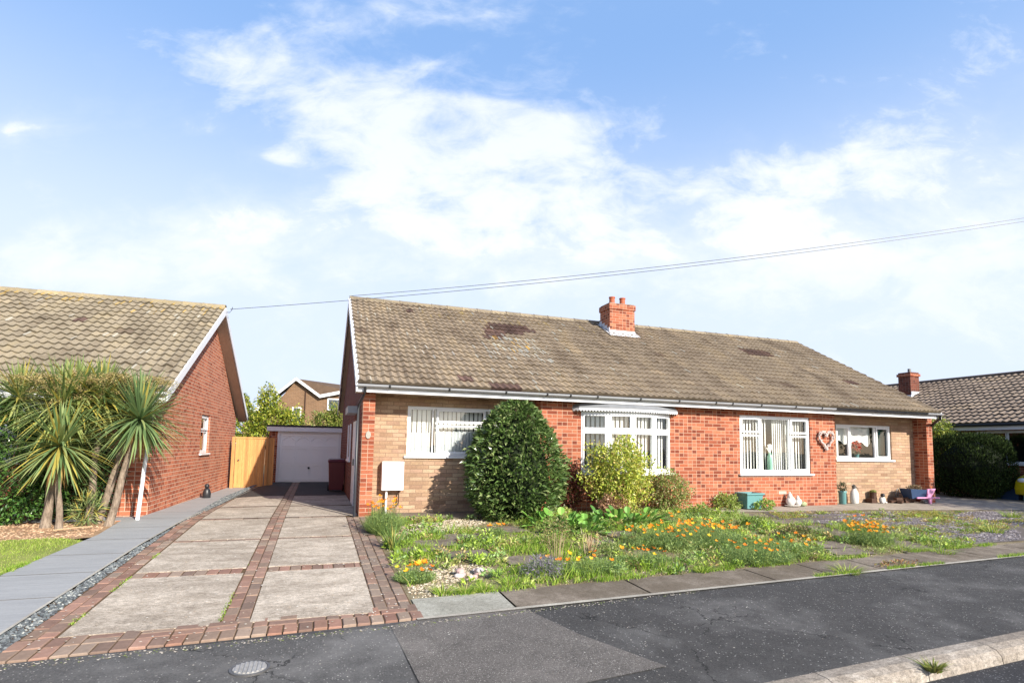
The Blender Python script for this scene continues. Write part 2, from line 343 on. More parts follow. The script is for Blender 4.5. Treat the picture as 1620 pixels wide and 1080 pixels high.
# far ground, one sheet to the horizon; steps down under the road
g=MB()
ex=600
g.add([(-ex,-6.5,-.37),(ex,-6.5,-.37),(ex,-ex,-.37),(-ex,-ex,-.37)],[(0,3,2,1)])
g.add([(-ex,-6.5,-.37),(ex,-6.5,-.37),(ex,-6.4,-.31),(-ex,-6.4,-.31),(ex,0,-.10),(-ex,0,-.10),(ex,20,-.25),(-ex,20,-.25),(ex,ex,-.3),(-ex,ex,-.3)],[(0,1,2,3),(3,2,4,5),(5,4,6,7),(7,6,8,9)])
structure(g.build('ground',M['ground']))
structure(MB().add([(-120,ky(-120)-.22,-.335),(120,ky(120)-.22,-.335),(120,-60,-.335),(-120,-60,-.335)],[(0,3,2,1)]).build('road',M['road']))
# footway tarmac (left crossing, patch, main)
structure(sheet('pavement',[(-40,ky(-40)),(60,ky(60)),(60,by(60)),(.1,by(.1)),(-2.75,-5.69),(-40,-5.9)],-.004,M['tarmac']))
structure(sheet('pavement',[(-40,ky(-40)+.01),(-.08,ky(-.08)+.01),(-.12,-5.62),(-2.75,-5.70),(-40,-5.91)],.0,M['tarmac_left']))
structure(sheet('pavement',[(-.06,-7.1),(1.62,-6.9),(1.3,-6.2),(1.09,-5.48),(.1,-5.53),(-.13,-5.62)],.002,M['patch']))
# kerb stones
kb=MB()
x=-12.
while x<40:
    x1=x+.91
    prof=[(0,0),(.10,.0),(.165,-.02),(.20,-.055),(.215,-.135)]
    vs=[];c=random.uniform(.9,1.1)
    for xx in (x,x1-.008):
        zt=gz(xx,ky(xx))+.006
        vs+=[(xx,ky(xx)-a,zt+b_) for a,b_ in prof]
    n=len(prof); kb.add(vs,[(i,i+1,n+i+1,n+i) for i in range(n-1)]+[tuple(range(n)),tuple(range(n,2*n))[::-1]])
    x=x1
structure(kb.build('kerb',M['concrete_kerb'],smooth=False))
# drive
structure(sheet('driveway',[(-2.75,-5.66),(.12,-5.5),(.12,-.05),(-.0,-.05),(-.0,9.4),(-2.42,9.4),(-2.75,4)],.003,M['soil']))
for (xa,xb) in ((-2.49,-1.44),(-1.21,-.22)):
    for (ya,yb) in ((-5.28,-3.66),(-3.42,-1.86),(-1.72,-.06),(.1,1.8),(1.95,4.2),(4.3,9.35)):
        b_=MB(); 
        if ya<0:
            z0,z1=gz(-1,ya),gz(-1,yb); b_.add([(xa,ya,z0+.012),(xb,ya,z0+.012),(xb,yb,z1+.012),(xa,yb,z1+.012),(xa,ya,z0-.03),(xb,ya,z0-.03),(xb,yb,z1-.03),(xa,yb,z1-.03)],[(0,1,2,3),(0,4,5,1),(1,5,6,2),(2,6,7,3),(3,7,4,0)])
            structure(b_.build('driveway',M['drive']))
        else:
            xb2=-.01 if xb>-1 else xb
            o=sheet('driveway',[(xa,ya),(xb2,ya),(xb2,yb),(xa,yb)],.012,M['drive'] if ya<4 else M['drive_shade'])
PC=[(.31,.165,.115),(.25,.135,.10),(.38,.21,.155),(.20,.125,.095),(.27,.18,.13),(.34,.25,.19)]
pv=MB()
def paver(cx,cy,w,d,gap=.008,skew=0.,lift=0,faded=0.):
    faded=faded+.12; c=random.choice(PC); k=random.uniform(.85,1.15); gcol=(.24,.19,.15)
    fd=min(1,max(0,faded+random.uniform(-.2,.2))); c=tuple(a*k*(1-fd)+g_*fd for a,g_ in zip(c,gcol))
    x0,x1,y0,y1=cx-w/2+gap/2,cx+w/2-gap/2,cy-d/2+gap/2,cy+d/2-gap/2
    dz=.011+random.uniform(-.004,.003)+lift; t=random.uniform(-.003,.003); e=.006
    def z(x,y): return gz(x,y)+dz+t*(x-cx)/w*2
    q=[(x0+e,y0+e),(x1-e,y0+e),(x1-e,y1-e),(x0+e,y1-e)]; p=[(x0,y0),(x1,y0),(x1,y1),(x0,y1)]
    pv.add([(a+skew*0,b+ skew*(a-cx),z(a,b)) for a,b in q]+[(a,b+skew*(a-cx),z(a,b)-e) for a,b in p]+[(a,b+skew*(a-cx),z(a,b)-.04) for a,b in p],[(0,1,2,3)]+[(i,4+i,4+(i+1)%4,(i+1)%4) for i in range(4)]+[(4+i,8+i,8+(i+1)%4,4+(i+1)%4) for i in range(4)],c)
ye=lambda x:-5.68+.058*(x+2.65)
x=-2.74
while x<.12: paver(x+.055,ye(x)+.095,.11,.19,skew=.058,lift=.002,faded=.1); x+=.112
x=-2.74
while x<.12:
    if random.random()<.35: 
        paver(x+.11,ye(x)+.245,.22,.1,skew=.058,faded=.2); paver(x+.11,ye(x)+.345,.22,.1,skew=.058,faded=.2); x+=.222
    else: paver(x+.055,ye(x)+.295,.11,.2,skew=.058,faded=.2); x+=.112
def run_y(x0,cols,y0,y1,w=.108,l=.215,faded=.3):
    for k in range(cols):
        y=y0-(k%2)*l/2
        while y<y1-.02:
            a=max(y,y0); b_=min(y+l,y1)
            if b_-a>.04: paver(x0+w*(k+.5),(a+b_)/2,w,b_-a,faded=faded+.25*(y>1))
            y+=l
run_y(-1.433,2,-5.27,9.2); run_y(-2.73,2,-5.27,9.2,faded=.15); run_y(-.212,3,-5.24,-.1,faded=.55)
for yc,hh in ((-3.54,.22),(-1.79,.12),(.02,.12),(1.87,.12),(4.25,.08)):
    for xa,xb in ((-2.5,-1.44),(-1.21,-.22)):
        x=xa
        while x<xb-.04:
            w=.115 if hh>.2 else .215; w=min(w,xb-x); paver(x+w/2,yc,w,hh,faded=.2 if yc<-3 else .6); x+=w
structure(pv.build('driveway',M['paver']))
# grey stone path of the neighbour, edging and slate strip
structure(sheet('path',[(-2.92,-6.0),(-2.86,-2.),(-2.60,2.5),(-2.3,9.2),(-3.25,9.2),(-3.47,.6),(-5.2,.6),(-5.2,.12),(-3.62,.12),(-3.55,-1.1),(-3.7,-3.2),(-3.95,-6.0)],.016,M['greypath']))
pj=MB()
for y_ in (-5.1,-4.2,-3.3,-2.4,-1.5,-.6,.3,1.2,2.1,3.0,3.9,4.8,5.7,6.6,7.5,8.4):
    xl=float(np.interp(y_,[-6,-3.2,-1.1,.1,.6,9.2],[-3.95,-3.7,-3.55,-3.62,-3.47,-3.2])); xr_=float(np.interp(y_,[-6,-2,2.5,9.2],[-2.93,-2.87,-2.61,-2.31]))
    pj.add([(xl,y_,gz(xl,y_)+.0185),(xr_,y_,gz(xr_,y_)+.0185),(xr_,y_+.010,gz(xr_,y_)+.0187),(xl,y_+.010,gz(xl,y_)+.0187)],[(0,1,2,3)])
structure(pj.build('path',M['slab']))
structure(sheet('path',[(-2.92,-5.9),(-2.895,-5.9),(-2.835,-2.),(-2.575,2.5),(-2.3,8.5),(-2.32,8.5),(-2.60,2.5),(-2.86,-2.)],.022,M['edging']))
structure(sheet('soil',[(-2.9,-5.75),(-2.72,-5.7),(-2.72,4),(-2.42,9),(-2.32,9),(-2.575,2.5),(-2.835,-2.)],.004,M['soil']))
structure(sheet('lawn',[(-14,-6.0),(-3.95,-6.),(-3.7,-3.2),(-3.58,-1.5),(-3.9,-1.25),(-14,-1.35)],.012,M['lawnbase']))
structure(sheet('flower_bed',[(-14,-1.5),(-3.9,-1.4),(-3.53,-1.2),(-3.6,.10),(-5.2,.10),(-5.2,.9),(-14,.9)],.006,M['bedL']))
# garden of the main bungalow
structure(sheet('flower_bed',[(.12,-5.45),(.2,gy(.2)),(30,gy(30)),(30,-.6),(11.3,-.75),(8.0,-.5),(5,.3),(.12,.36)],-.002,M['bed']))
structure(sheet('slate_bed',[(8.3,-.75),(11.,-.95),(16.2,-1.75),(24,-2.5),(24,-3.9),(9.3,-4.25),(8.9,-3.9),(9.0,-3.0),(7.9,-1.6)],.004,M['slatebed']))
for a,b_ in ((.14,1.02),(1.03,2.5),(2.51,4.2),(4.21,5.1),(5.11,6.0),(6.01,6.9),(6.91,8.3),(8.31,9.6),(9.61,11.2),(11.22,13),(13.02,16),(16.02,22)):
    o=sheet('pavement',[(a,by(a)+.026),(b_-.012,by(b_)+.026),(b_-.012,gy(b_)-.0),(a,gy(a)-.0)],.010,M['slabnew'] if a<.5 else M['slab'])
structure(sheet('kerb',[(.1,by(.1)-.030),(40,by(40)-.030),(40,by(40)+.024),(.1,by(.1)+.024)],.010,M['edging']))
# concrete strip along the house, right path
structure(sheet('path',[(.22,-.62),(2.3,-.5),(2.3,.36),(.22,.36)],.010,M['slab']))
structure(sheet('path',[(6.6,-.42),(8.0,-.68),(9.0,-.75),(11.3,-.85),(16.3,-1.6),(30,-3.2),(30,3.5),(14.8,3.5),(14.8,.36),(6.6,.36)],.006,M['rightpath']))
# stepping slabs laid through the garden
def slabquad(px,py,w,d,rot,m='slab'):
    cx,cy=at(px,py); q=[]
    for a,b_ in ((-w,-d),(w,-d),(w,d),(-w,d)):
        q.append((cx+cos(rot)*a/2-sin(rot)*b_/2,cy+sin(rot)*a/2+cos(rot)*b_/2))
    structure(sheet('paving_slab',q,.012+random.uniform(0,.004),M[m]))
for a in [(800,838,.62,.55,.05),(735,850,.62,.5,.1),(690,860,.6,.45,.05),(672,872,.55,.4,.1),(740,878,.6,.42,.05),(835,886,.62,.42,.04),(880,897,.6,.35,.03),
          (960,860,.55,.5,0),(985,846,.6,.5,.1),(1060,828,.6,.5,.1),(960,884,.55,.4,0),(1110,815,.6,.45,0),(1190,816,.7,.5,-.1),(1240,826,.75,.5,-.3),(1290,836,.75,.55,-.35),(1330,846,.7,.6,-.4),
          (1380,850,.75,.6,-.35),(1420,861,.75,.6,-.35),(1460,871,.8,.5,-.3),(1310,862,.7,.45,-.1),(1340,873,.7,.4,-.05),(1255,868,.5,.4,0),(590,842,.3,.5,0)]:
    slabquad(*a)

# ------------------------------------------------------------------ helpers for openings
def wall_xz(mb,x0,x1,z0,z1,y,holes,thick=.12,flip=False):
    xs=sorted({x0,x1,*[h[0] for h in holes],*[h[1] for h in holes]}); zs=sorted({z0,z1,*[h[2] for h in holes],*[h[3] for h in holes]})
    for i in range(len(xs)-1):
        for j in range(len(zs)-1):
            cx,cz=(xs[i]+xs[i+1])/2,(zs[j]+zs[j+1])/2
            if any(h[0]<cx<h[1] and h[2]<cz<h[3] for h in holes): continue
            mb.add([(xs[i],y,zs[j]),(xs[i+1],y,zs[j]),(xs[i+1],y,zs[j+1]),(xs[i],y,zs[j+1])],[(0,1,2,3)])
    for a,b,c,d in holes:
        mb.add([(a,y,c),(b,y,c),(b,y,d),(a,y,d),(a,y+thick,c),(b,y+thick,c),(b,y+thick,d),(a,y+thick,d)],[(0,4,5,1),(1,5,6,2),(2,6,7,3),(3,7,4,0)])
def win_frame(mb,x0,x1,z0,z1,y,w=.055,dp=.06):
    mb.box(x0,x0+w,y,y+dp,z0,z1); mb.box(x1-w,x1,y,y+dp,z0,z1); mb.box(x0+w,x1-w,y+.0015,y+dp,z0,z0+w); mb.box(x0+w,x1-w,y+.0015,y+dp,z1-w,z1)
def window(parent,x0,x1,z0,z1,y,cells,blinds=(),sill=True,room=True,net=False,name='window'):
    """cells: list of (x0,x1,z0,z1,opening) lights; frame bars built around each"""
    fr=MB(); win_frame(fr,x0,x1,z0,z1,y,.05,.07)
    for a,b,c,d,op in cells:
        w=.044 if op else .022
        yy=y-.014 if op else y-.003
        win_frame(fr,a,b,c,d,yy,w,.055)
    f=fr.build('frame',M['upvc'],None,bevel=.004)
    W=bpy.data.objects.new(name,None); COL.objects.link(W); W.parent=parent; f.parent=W
    p=MB(); p.add([(x0+.03,y+.035,z0+.03),(x1-.03,y+.035,z0+.03),(x1-.03,y+.035,z1-.03),(x0+.03,y+.035,z1-.03)],[(0,1,2,3)]); p.build('pane',M['glass'],W)
    if sill:
        s=MB(); s.box(x0-.05,x1+.05,y-.09,y+.02,z0-.045,z0-.001); s.build('sill',M['upvc'],W,bevel=.006)
    if room:
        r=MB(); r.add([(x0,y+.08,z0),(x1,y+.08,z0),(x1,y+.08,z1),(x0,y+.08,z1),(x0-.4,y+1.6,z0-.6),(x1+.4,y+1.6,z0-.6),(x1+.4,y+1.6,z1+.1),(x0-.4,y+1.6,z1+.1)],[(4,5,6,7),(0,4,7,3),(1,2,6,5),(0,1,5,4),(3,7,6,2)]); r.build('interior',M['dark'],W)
    if blinds:
        bl=MB()
        for (a,b,c,d,step,wid,ang) in blinds:
            x=a
            while x<b:
                an=ang+random.uniform(-.12,.12); dx=wid/2*cos(an); dy=wid/2*sin(an)
                bl.add([(x-dx,y+.15-dy,c+random.uniform(0,.01)),(x+dx,y+.15+dy,c),(x+dx,y+.15+dy,d),(x-dx,y+.15-dy,d)],[(0,1,2,3)]); x+=step*random.uniform(.93,1.07)
        bl.build('blind',M['blind'],W)
    return W

# ------------------------------------------------------------------ roof tiles
def tiled(x0,x1,yA,zA,yB,zB,nc,per,tone,patches=(),lichen=(),seed=1,sgn=1,step=.034,amp=.030):
    """pan tiles between eave (yA,zA) and ridge (yB,zB)"""
    r=np.random.default_rng(seed); n=int(round((x1-x0)/per)); K=6
    ux=np.linspace(0,1,K+1)[:-1]
    prof=np.array([.0,.55,1.,.72,.15,.0]); 
    xs=np.concatenate([x0+per*(i+ux) for i in range(n)]+[[x0+per*n]]); xs=x0+(xs-x0)*(x1-x0)/(per*n)
    h=np.concatenate([np.tile(prof,n),[0]])*amp
    dy,dz=yB-yA,zB-zA; Ls=math.hypot(dy,dz); ty,tz=dy/Ls,dz/Ls; ny,nz=-tz*np.sign(dy),abs(ty)
    V=[];F=[];C=[]; nx=len(xs); g=Ls/nc
    for j in range(nc):
        jit=r.normal(0,.005,nx//K+2)+np.where(r.random(nx//K+2)<.03,.012,0)
        for e,(s0,lift) in enumerate(((j*g-.012,step),((j+1)*g,0.004),(j*g-.012,-.012))):
            hh=h*1.0+lift+ (np.repeat(jit,K)[:nx] if e==0 else 0)
            if e==2: hh=h*0+lift
            V.append(np.stack([xs,yA+ty*s0+ny*hh,zA+tz*s0+nz*hh],1))
        o=j*3*nx
        t=r.normal(0,1,n+1)
        for i in range(nx-1):
            ti=i//(K*2); 
            xc=xs[i]; sc=(j+.5)*g
            k=1+.055*t[ti]; c=np.array(tone)*k
            if t[ti]>2.1: c=c*np.array([1.1,1.08,1.04])
            if t[ti]<-2.5: c=c*np.array([.78,.72,.72])
            pz=zA+tz*sc
            for (a,b,c_,d,sl) in patches:
                if a+sl*(pz-c_)<xc<b+sl*(pz-c_) and c_<pz<d: c=np.array(tone)*.12+np.array([.105,.060,.052])*.88*(1+.2*t[ti])
            for (a,b,c_,d,pr,lc) in lichen:
                if a<xc<b and c_<pz<d:
                    if r.random()<pr: c=c*.35+np.array(lc)*.65
            F.append((o+i,o+i+1,o+nx+i+1,o+nx+i)); C.append(c)
            F.append((o+2*nx+i,o+2*nx+i+1,o+i+1,o+i)); C.append(c*.42)  # tile lips coloured dark as the shadow line under each course
    V=np.concatenate(V); 
    if sgn*dy<0: F=[f[::-1] for f in F]
    return V,F,np.array(C)
def ridge_caps(mb,x0,x1,y,z,c,l=.42,r=.11):
    x=x0
    while x<x1-.05:
        e=min(x+l,x1); rr=r*random.uniform(.97,1.03); kk=random.uniform(.85,1.12); cc=tuple(a*kk for a in c)
        vs=[];seg=7
        for xx,k in ((x,1.08),(x+.05,1.0),(e,.98)):
            for i in range(seg+1):
                t=pi*i/seg; vs.append((xx,y-cos(t)*rr*k*1.1,z-.075+sin(t)*rr*k))
        mb.add(vs,[(a*(seg+1)+i,(a+1)*(seg+1)+i,(a+1)*(seg+1)+i+1,a*(seg+1)+i+1) for a in range(2) for i in range(seg)]+[tuple(range(seg+1))],cc); x=e

# ------------------------------------------------------------------ MAIN BUNGALOW
YR,ZR=4.2,4.98; YE,ZE=-.33,2.365; YB=8.73
W=14.756
H=thing('bungalow','long red brick semi-detached bungalow pair with tiled roof and central chimney','bungalow')
rw=MB(); wall_xz(rw,3.46,11.3,-.15,2.3,0,[(4.36,6.5,.73,2.06),(8.4,10.5,.76,2.1)])
rw.add([(3.46,0,-.15),(3.46,.5,-.15),(3.46,.5,2.3),(3.46,0,2.3)],[(0,3,2,1)]); rw.add([(11.3,0,-.15),(11.3,.5,-.15),(11.3,.5,2.3),(11.3,0,2.3)],[(0,1,2,3)])
rw.build('brick_wall',M['red'],H)
MB().box(0,.215,0,.36,-.15,2.3).build('pier',M['red'],H); MB().box(14.541,W,0,.36,-.15,2.3).build('pier',M['red'],H)
a=MB(); wall_xz(a,.215,3.46,-.15,2.3,.36,[(.86,3.0,1.08,2.03)]); a.build('recessed_wall',M['tan'],H)
a=MB(); wall_xz(a,11.3,14.541,-.15,2.3,.36,[(11.75,13.72,1.10,2.0)]); a.build('recessed_wall',M['tan'],H)
for xx,fl in ((.0,0),(W,1)):
    g_=MB(); k=(ZR-ZE)/(YR-YE)
    poly=[(.0,-.15),(8.4,-.15),(8.4,2.25),(YR,ZE+k*(YR-YE)-.16),(.0,2.25)]
    if fl: poly=[(.361,-.15),(8.4,-.15),(8.4,2.25),(YR,ZE+k*(YR-YE)-.16),(.361,2.25)]
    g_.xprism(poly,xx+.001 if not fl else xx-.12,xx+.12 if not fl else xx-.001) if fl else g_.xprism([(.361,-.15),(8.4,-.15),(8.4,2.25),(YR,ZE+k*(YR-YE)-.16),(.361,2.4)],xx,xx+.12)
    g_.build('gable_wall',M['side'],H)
MB().box(.12,W-.12,8.28,8.4,-.15,2.3).build('rear_wall',M['red'],H)
# roof front + back
patches=[(3.0,4.05,4.12,4.43,.9),(2.85,3.35,3.85,4.12,.9),(4.05,4.45,4.2,4.32,0),(11.0,12.0,4.02,4.33,.3),(1.72,2.0,2.56,2.66,0),(13.05,13.4,3.15,3.3,0),(1.2,1.4,4.58,4.68,0),(2.3,2.9,2.38,2.45,0)]
lich=[(2.7,4.4,3.2,3.95,.20,(.46,.47,.42)),(3.0,3.9,3.4,3.95,.06,(.62,.36,.04)),(0,14,2.4,4.9,.012,(.42,.43,.38)),(1.5,7,4.5,4.9,.06,(.40,.30,.10)),(1.2,1.9,3.0,3.4,.06,(.5,.5,.46))]
TONE=(.275,.218,.155)
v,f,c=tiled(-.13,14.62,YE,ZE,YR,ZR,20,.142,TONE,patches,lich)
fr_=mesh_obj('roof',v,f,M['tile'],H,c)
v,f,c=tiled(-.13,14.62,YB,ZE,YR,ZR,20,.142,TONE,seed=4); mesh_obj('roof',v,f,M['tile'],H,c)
rc=MB(); ridge_caps(rc,-.13,14.62,YR,ZR+.03,(.25,.21,.15)); rc.build('ridge_tiles',M['tile'],H)
# solid roof deck beneath the tiles, bargeboards, verge strips
k=(ZR-ZE)/(YR-YE)
MB().xprism([(YE+.06,ZE-.02),(YR,ZR-.05),(YB-.06,ZE-.02),(YB-.06,ZE-.09),(YR,ZR-.12),(YE+.06,ZE-.09)],-.10,14.58).build('roof_deck',M['soffit'],H)
for xx in (-.155,14.625):
    bb=MB(); bb.xprism([(YE-.0,ZE+.0),(YR,ZR-.02),(YR,ZR-.2),(YE-.0,ZE-.17)],xx,xx+.028); bb.xprism([(YR,ZR-.02),(YB,ZE),(YB,ZE-.17),(YR,ZR-.2)],xx+.0,xx+.028); bb.build('bargeboard',M['whitepaint'],H)
vs_=MB(); 
for j in range(20):
    t0,t1=j/20,(j+1)/20
    ya,za,yb,zb=YE+(YR-YE)*t0,ZE+(ZR-ZE)*t0,YE+(YR-YE)*t1,ZE+(ZR-ZE)*t1
    vs_.add([(-.165,ya,za-.06),(-.165,ya,za+.045),(-.10,ya,za+.05),(-.165,yb,zb-.06),(-.165,yb,zb+.025),(-.10,yb,zb+.03)],[(0,3,4,1),(1,4,5,2),(0,1,2),(3,5,4)])
vs_.build('verge_strip',M['flash'],H)
# soffit, fascia, gutter
so=MB(); so.box(-.13,14.62,-.24,.36,2.225,2.24); so.build('soffit',M['soffit'],H)
MB().box(-.13,14.6,-.265,-.24,2.2,2.345).build('fascia',M['whitepaint'],H)
def gutter(xa,xb,m,parent,y=-.325,z=2.33,r=.052):
    gt=MB(); vs=[];seg=8
    for xx in (xa,xb):
        for i in range(seg+1):
            t=pi+pi*i/seg; vs.append((xx,y+cos(t)*r,z+sin(t)*r))
        for i in range(seg+1):
            t=tau-pi*i/seg; vs.append((xx,y+cos(t)*(r-.006),z+.001+sin(t)*(r-.006)))
    n=2*(seg+1); gt.add(vs,[(i,(i+1)%n,n+(i+1)%n,n+i) for i in range(n)]+[tuple(range(n))[::-1],tuple(range(n,2*n))])
    return gt.build('gutter',m,parent)
def joint(x,m,parent,y=-.325,z=2.33,r=.058,w=.035):
    jm=MB(); vs=[];seg=8
    for xx in (x-w/2,x+w/2):
        for i in range(seg+1):
            t=pi+pi*i/seg; vs.append((xx,y+cos(t)*r,z+sin(t)*r))
        vs+= [(xx,y+r,z+.012),(xx,y-r,z+.012)]
    n=seg+3; jm.add(vs,[(i,(i+1)%n,n+(i+1)%n,n+i) for i in range(n)]+[tuple(range(n))[::-1],tuple(range(n,2*n))])
    return jm.build('bracket',m,parent)
G1=gutter(-.14,10.95,M['greyplastic'],H); G2=gutter(10.95,14.1,M['blackplastic'],H); G3=gutter(14.1,14.66,M['greyplastic'],H)
for xx in (.42,1.5,2.6,3.45,3.95,4.55,5.55,6.5,7.45,7.9,8.7,9.7,10.5): joint(xx,M['blackplastic'],G1)
for xx in (11.4,12.3,13.3): joint(xx,M['blackplastic'],G2)
dp=MB(); dp.tube([(.0,-.325,2.29),(.0,-.325,2.2),(-.02,-.27,2.14),(-.075,-.06,2.0),(-.08,-.05,1.9),(-.08,-.05,0.0)],.026,10); dp.build('downpipe',M['blackplastic'],H,smooth=True)
dp=MB(); dp.tube([(14.6,-.325,2.29),(14.6,-.32,2.2),(14.7,-.1,2.1),(14.83,.1,1.98),(14.84,.12,1.9),(14.84,.12,0)],.034,10); dp.build('downpipe',M['blackplastic'],H,smooth=True)
# chimney
ch=bpy.data.objects.new('chimney',None); COL.objects.link(ch); ch.parent=H
s_=MB(); s_.box(6.90,7.70,3.35,3.92,4.3,5.22); s_.build('stack',M['red'],ch)
s_=MB(); s_.box(6.875,7.725,3.325,3.945,5.22,5.37); s_.build('corbel',M['red'],ch)
s_=MB(); s_.prism([(6.9,3.36),(7.7,3.36),(7.7,3.9),(6.9,3.9)],5.371,5.40); s_.build('mortar_cap',M['concrete_kerb'],ch)
for cx in (7.12,7.46):
    s_=MB(); s_.lathe(cx,3.62,[(.085,5.38),(.088,5.43),(.082,5.45),(.080,5.60),(.092,5.605),(.092,5.635),(.07,5.637),(.068,5.5)],18); s_.build('chimney_pot',M['terra'],ch)
fl=MB(); zf=lambda y:ZE+k*(y-YE)
fl.add([(6.82,3.14,zf(3.14)+.045),(7.78,3.14,zf(3.14)+.045),(7.78,3.36,zf(3.36)+.05),(6.82,3.36,zf(3.36)+.05)],[(0,1,2,3)])
fl.box(6.888,7.712,3.336,3.35,zf(3.35)+.02,zf(3.35)+.12)
for xx in (6.82,7.712):
    fl.add([(xx,3.33,zf(3.33)+.05),(xx+.07,3.33,zf(3.33)+.05),(xx+.07,3.95,zf(3.95)+.05),(xx,3.95,zf(3.95)+.05)],[(0,1,2,3)])
for j in range(4):
    y0=3.35+j*.15; fl.box(6.886,6.899,y0,y0+.15,zf(y0),zf(y0)+.2)
fl.build('flashing',M['flash'],ch)
# windows
BL=.085
w1=window(H,.86,3.0,1.08,2.03,.40,[(.9,1.37,1.12,1.99,0),(1.43,2.43,1.72,1.99,1),(1.43,2.43,1.12,1.68,1),(2.49,2.96,1.12,1.99,0)],
  blinds=[(.93,1.36,1.12,1.98,.09,.075,.15),(1.46,2.42,1.12,1.98,.09,.075,.15),(2.52,2.96,1.12,1.98,.088,.075,.3)])
def net(parent,a,b,z0,z1,y,amp=.012):
    nb=MB(); n=int((b-a)/.012); vs=[]
    for i in range(n+1):
        x=a+(b-a)*i/n; yy=y+amp*sin(x*95)+amp*.5*sin(x*41)
        vs+=[(x,yy,z0),(x,yy,z1+.008*sin(x*60))]
    nb.add(vs,[(2*i,2*i+2,2*i+3,2*i+1) for i in range(n)]); nb.build('net_curtain',M['net'],parent)
net(w1,.93,1.33,1.12,1.52,.47); net(w1,1.47,2.4,1.12,1.56,.47); net(w1,2.52,2.95,1.12,1.52,.47)
w3=window(H,8.4,10.5,.76,2.1,.03,[(8.45,9.0,1.70,2.05,1),(8.45,9.0,.82,1.66,1),(9.03,9.88,.82,2.05,0),(9.91,10.45,1.70,2.05,1),(9.91,10.45,.82,1.66,1)],
  blinds=[(8.5,9.32,.8,2.04,.088,.056,.3),(9.52,9.9,.8,2.04,.062,.05,.3),(9.92,10.45,.8,2.04,.082,.05,.3)])
w4=window(H,11.75,13.72,1.10,2.0,.40,[(11.8,12.25,1.15,1.95,1),(12.28,13.17,1.13,1.97,0),(13.2,13.67,1.15,1.95,1)])
rb=MB(); n=40; vs=[]
for i in range(n+1):
    x=11.8+1.4*i/n; vs+=[(x,.56+.02*sin(x*22),1.98),(x,.56+.02*sin(x*22),1.52+.05*sin(x*9)+.03*sin(x*23))]
rb.add(vs,[(2*i,2*i+2,2*i+3,2*i+1) for i in range(n)]); rb.build('roman_blind',M['blind'],w4)
tc=MB(); n=24; vs=[]
for i in range(n+1):
    x=13.40+.3*i/n; vs+=[(x,.6+.03*sin(x*60),1.1),(x,.6+.03*sin(x*60),1.98)]
tc.add(vs,[(2*i,2*i+2,2*i+3,2*i+1) for i in range(n)]); tc.build('curtain',M['tealcurtain'],w4)
# bow window
bw=bpy.data.objects.new('bow_window',None); COL.objects.link(bw); bw.parent=H
bp=[(4.36,-.005),(4.88,-.20),(5.43,-.27),(5.98,-.20),(6.5,-.005)]
frm=MB(); pan=MB(); bl=MB()
for i in range(4):
    (xa,ya),(xb,yb)=bp[i],bp[i+1]; d=np.array([xb-xa,yb-ya]); Lw=np.linalg.norm(d); d/=Lw; nrm=np.array([d[1],-d[0]])
    def bar(u0,u1,z0,z1,dep=.06,off=0.0):
        p=[(xa+d[0]*u0+nrm[0]*off,ya+d[1]*u0+nrm[1]*off),(xa+d[0]*u1+nrm[0]*off,ya+d[1]*u1+nrm[1]*off)]; q=[(p[1][0]-nrm[0]*dep,p[1][1]-nrm[1]*dep),(p[0][0]-nrm[0]*dep,p[0][1]-nrm[1]*dep)]
        frm.prism([p[0],p[1],q[0],q[1]],z0,z1)
    bar(0,.03,.78,2.04); bar(Lw-.03,Lw,.78,2.04); bar(.03,Lw-.03,.78,.83,.058); bar(.03,Lw-.03,1.985,2.04,.058); bar(.03,Lw-.03,1.62,1.665,.058)
    for z0,z1 in ((.83,1.62),(1.665,1.985)):
        o_=.012; bar(.034,.07,z0+.002,z1-.002,.05,o_); bar(Lw-.07,Lw-.034,z0+.002,z1-.002,.05,o_); bar(.07,Lw-.07,z0+.002,z0+.04,.05,o_-.001); bar(.07,Lw-.07,z1-.04,z1-.002,.05,o_-.001)
    pan.add([(xa-nrm[0]*.03,ya-nrm[1]*.03,.8),(xb-nrm[0]*.03,yb-nrm[1]*.03,.8),(xb-nrm[0]*.03,yb-nrm[1]*.03,2.02),(xa-nrm[0]*.03,ya-nrm[1]*.03,2.02)],[(0,1,2,3)])
    u=.06
    while u<Lw-.03:
        cx,cy=xa+d[0]*u-nrm[0]*.13,ya+d[1]*u-nrm[1]*.13; an=.15+random.uniform(-.15,.15); ax,ay=cos(an)*d[0]-sin(an)*d[1],cos(an)*d[1]+sin(an)*d[0]
        bl.add([(cx-ax*.034,cy-ay*.034,.83),(cx+ax*.034,cy+ay*.034,.83),(cx+ax*.034,cy+ay*.034,2.0),(cx-ax*.034,cy-ay*.034,2.0)],[(0,1,2,3)]); u+=.098
frm.build('frame',M['upvc'],bw,bevel=.004); pan.build('pane',M['glass'],bw); bl.build('blind',M['blind'],bw)
sl=MB(); sl.prism([(4.2,.0),(4.26,-.06),(4.86,-.27),(5.43,-.34),(6.0,-.27),(6.6,-.06),(6.66,.0)],.735,.78); sl.build('sill',M['upvc'],bw,bevel=.006)
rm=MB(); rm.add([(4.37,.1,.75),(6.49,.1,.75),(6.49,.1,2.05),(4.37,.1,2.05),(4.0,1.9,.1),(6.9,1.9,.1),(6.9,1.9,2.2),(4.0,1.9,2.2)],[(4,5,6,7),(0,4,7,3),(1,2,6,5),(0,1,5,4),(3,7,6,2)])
rm.add([(4.36,0,.78),(4.88,-.19,.78),(5.43,-.26,.78),(5.98,-.19,.78),(6.5,0,.78),(6.5,.12,.76),(4.36,.12,.76)],[(0,1,2,3,4,5,6)]); rm.build('interior',M['dark'],bw)
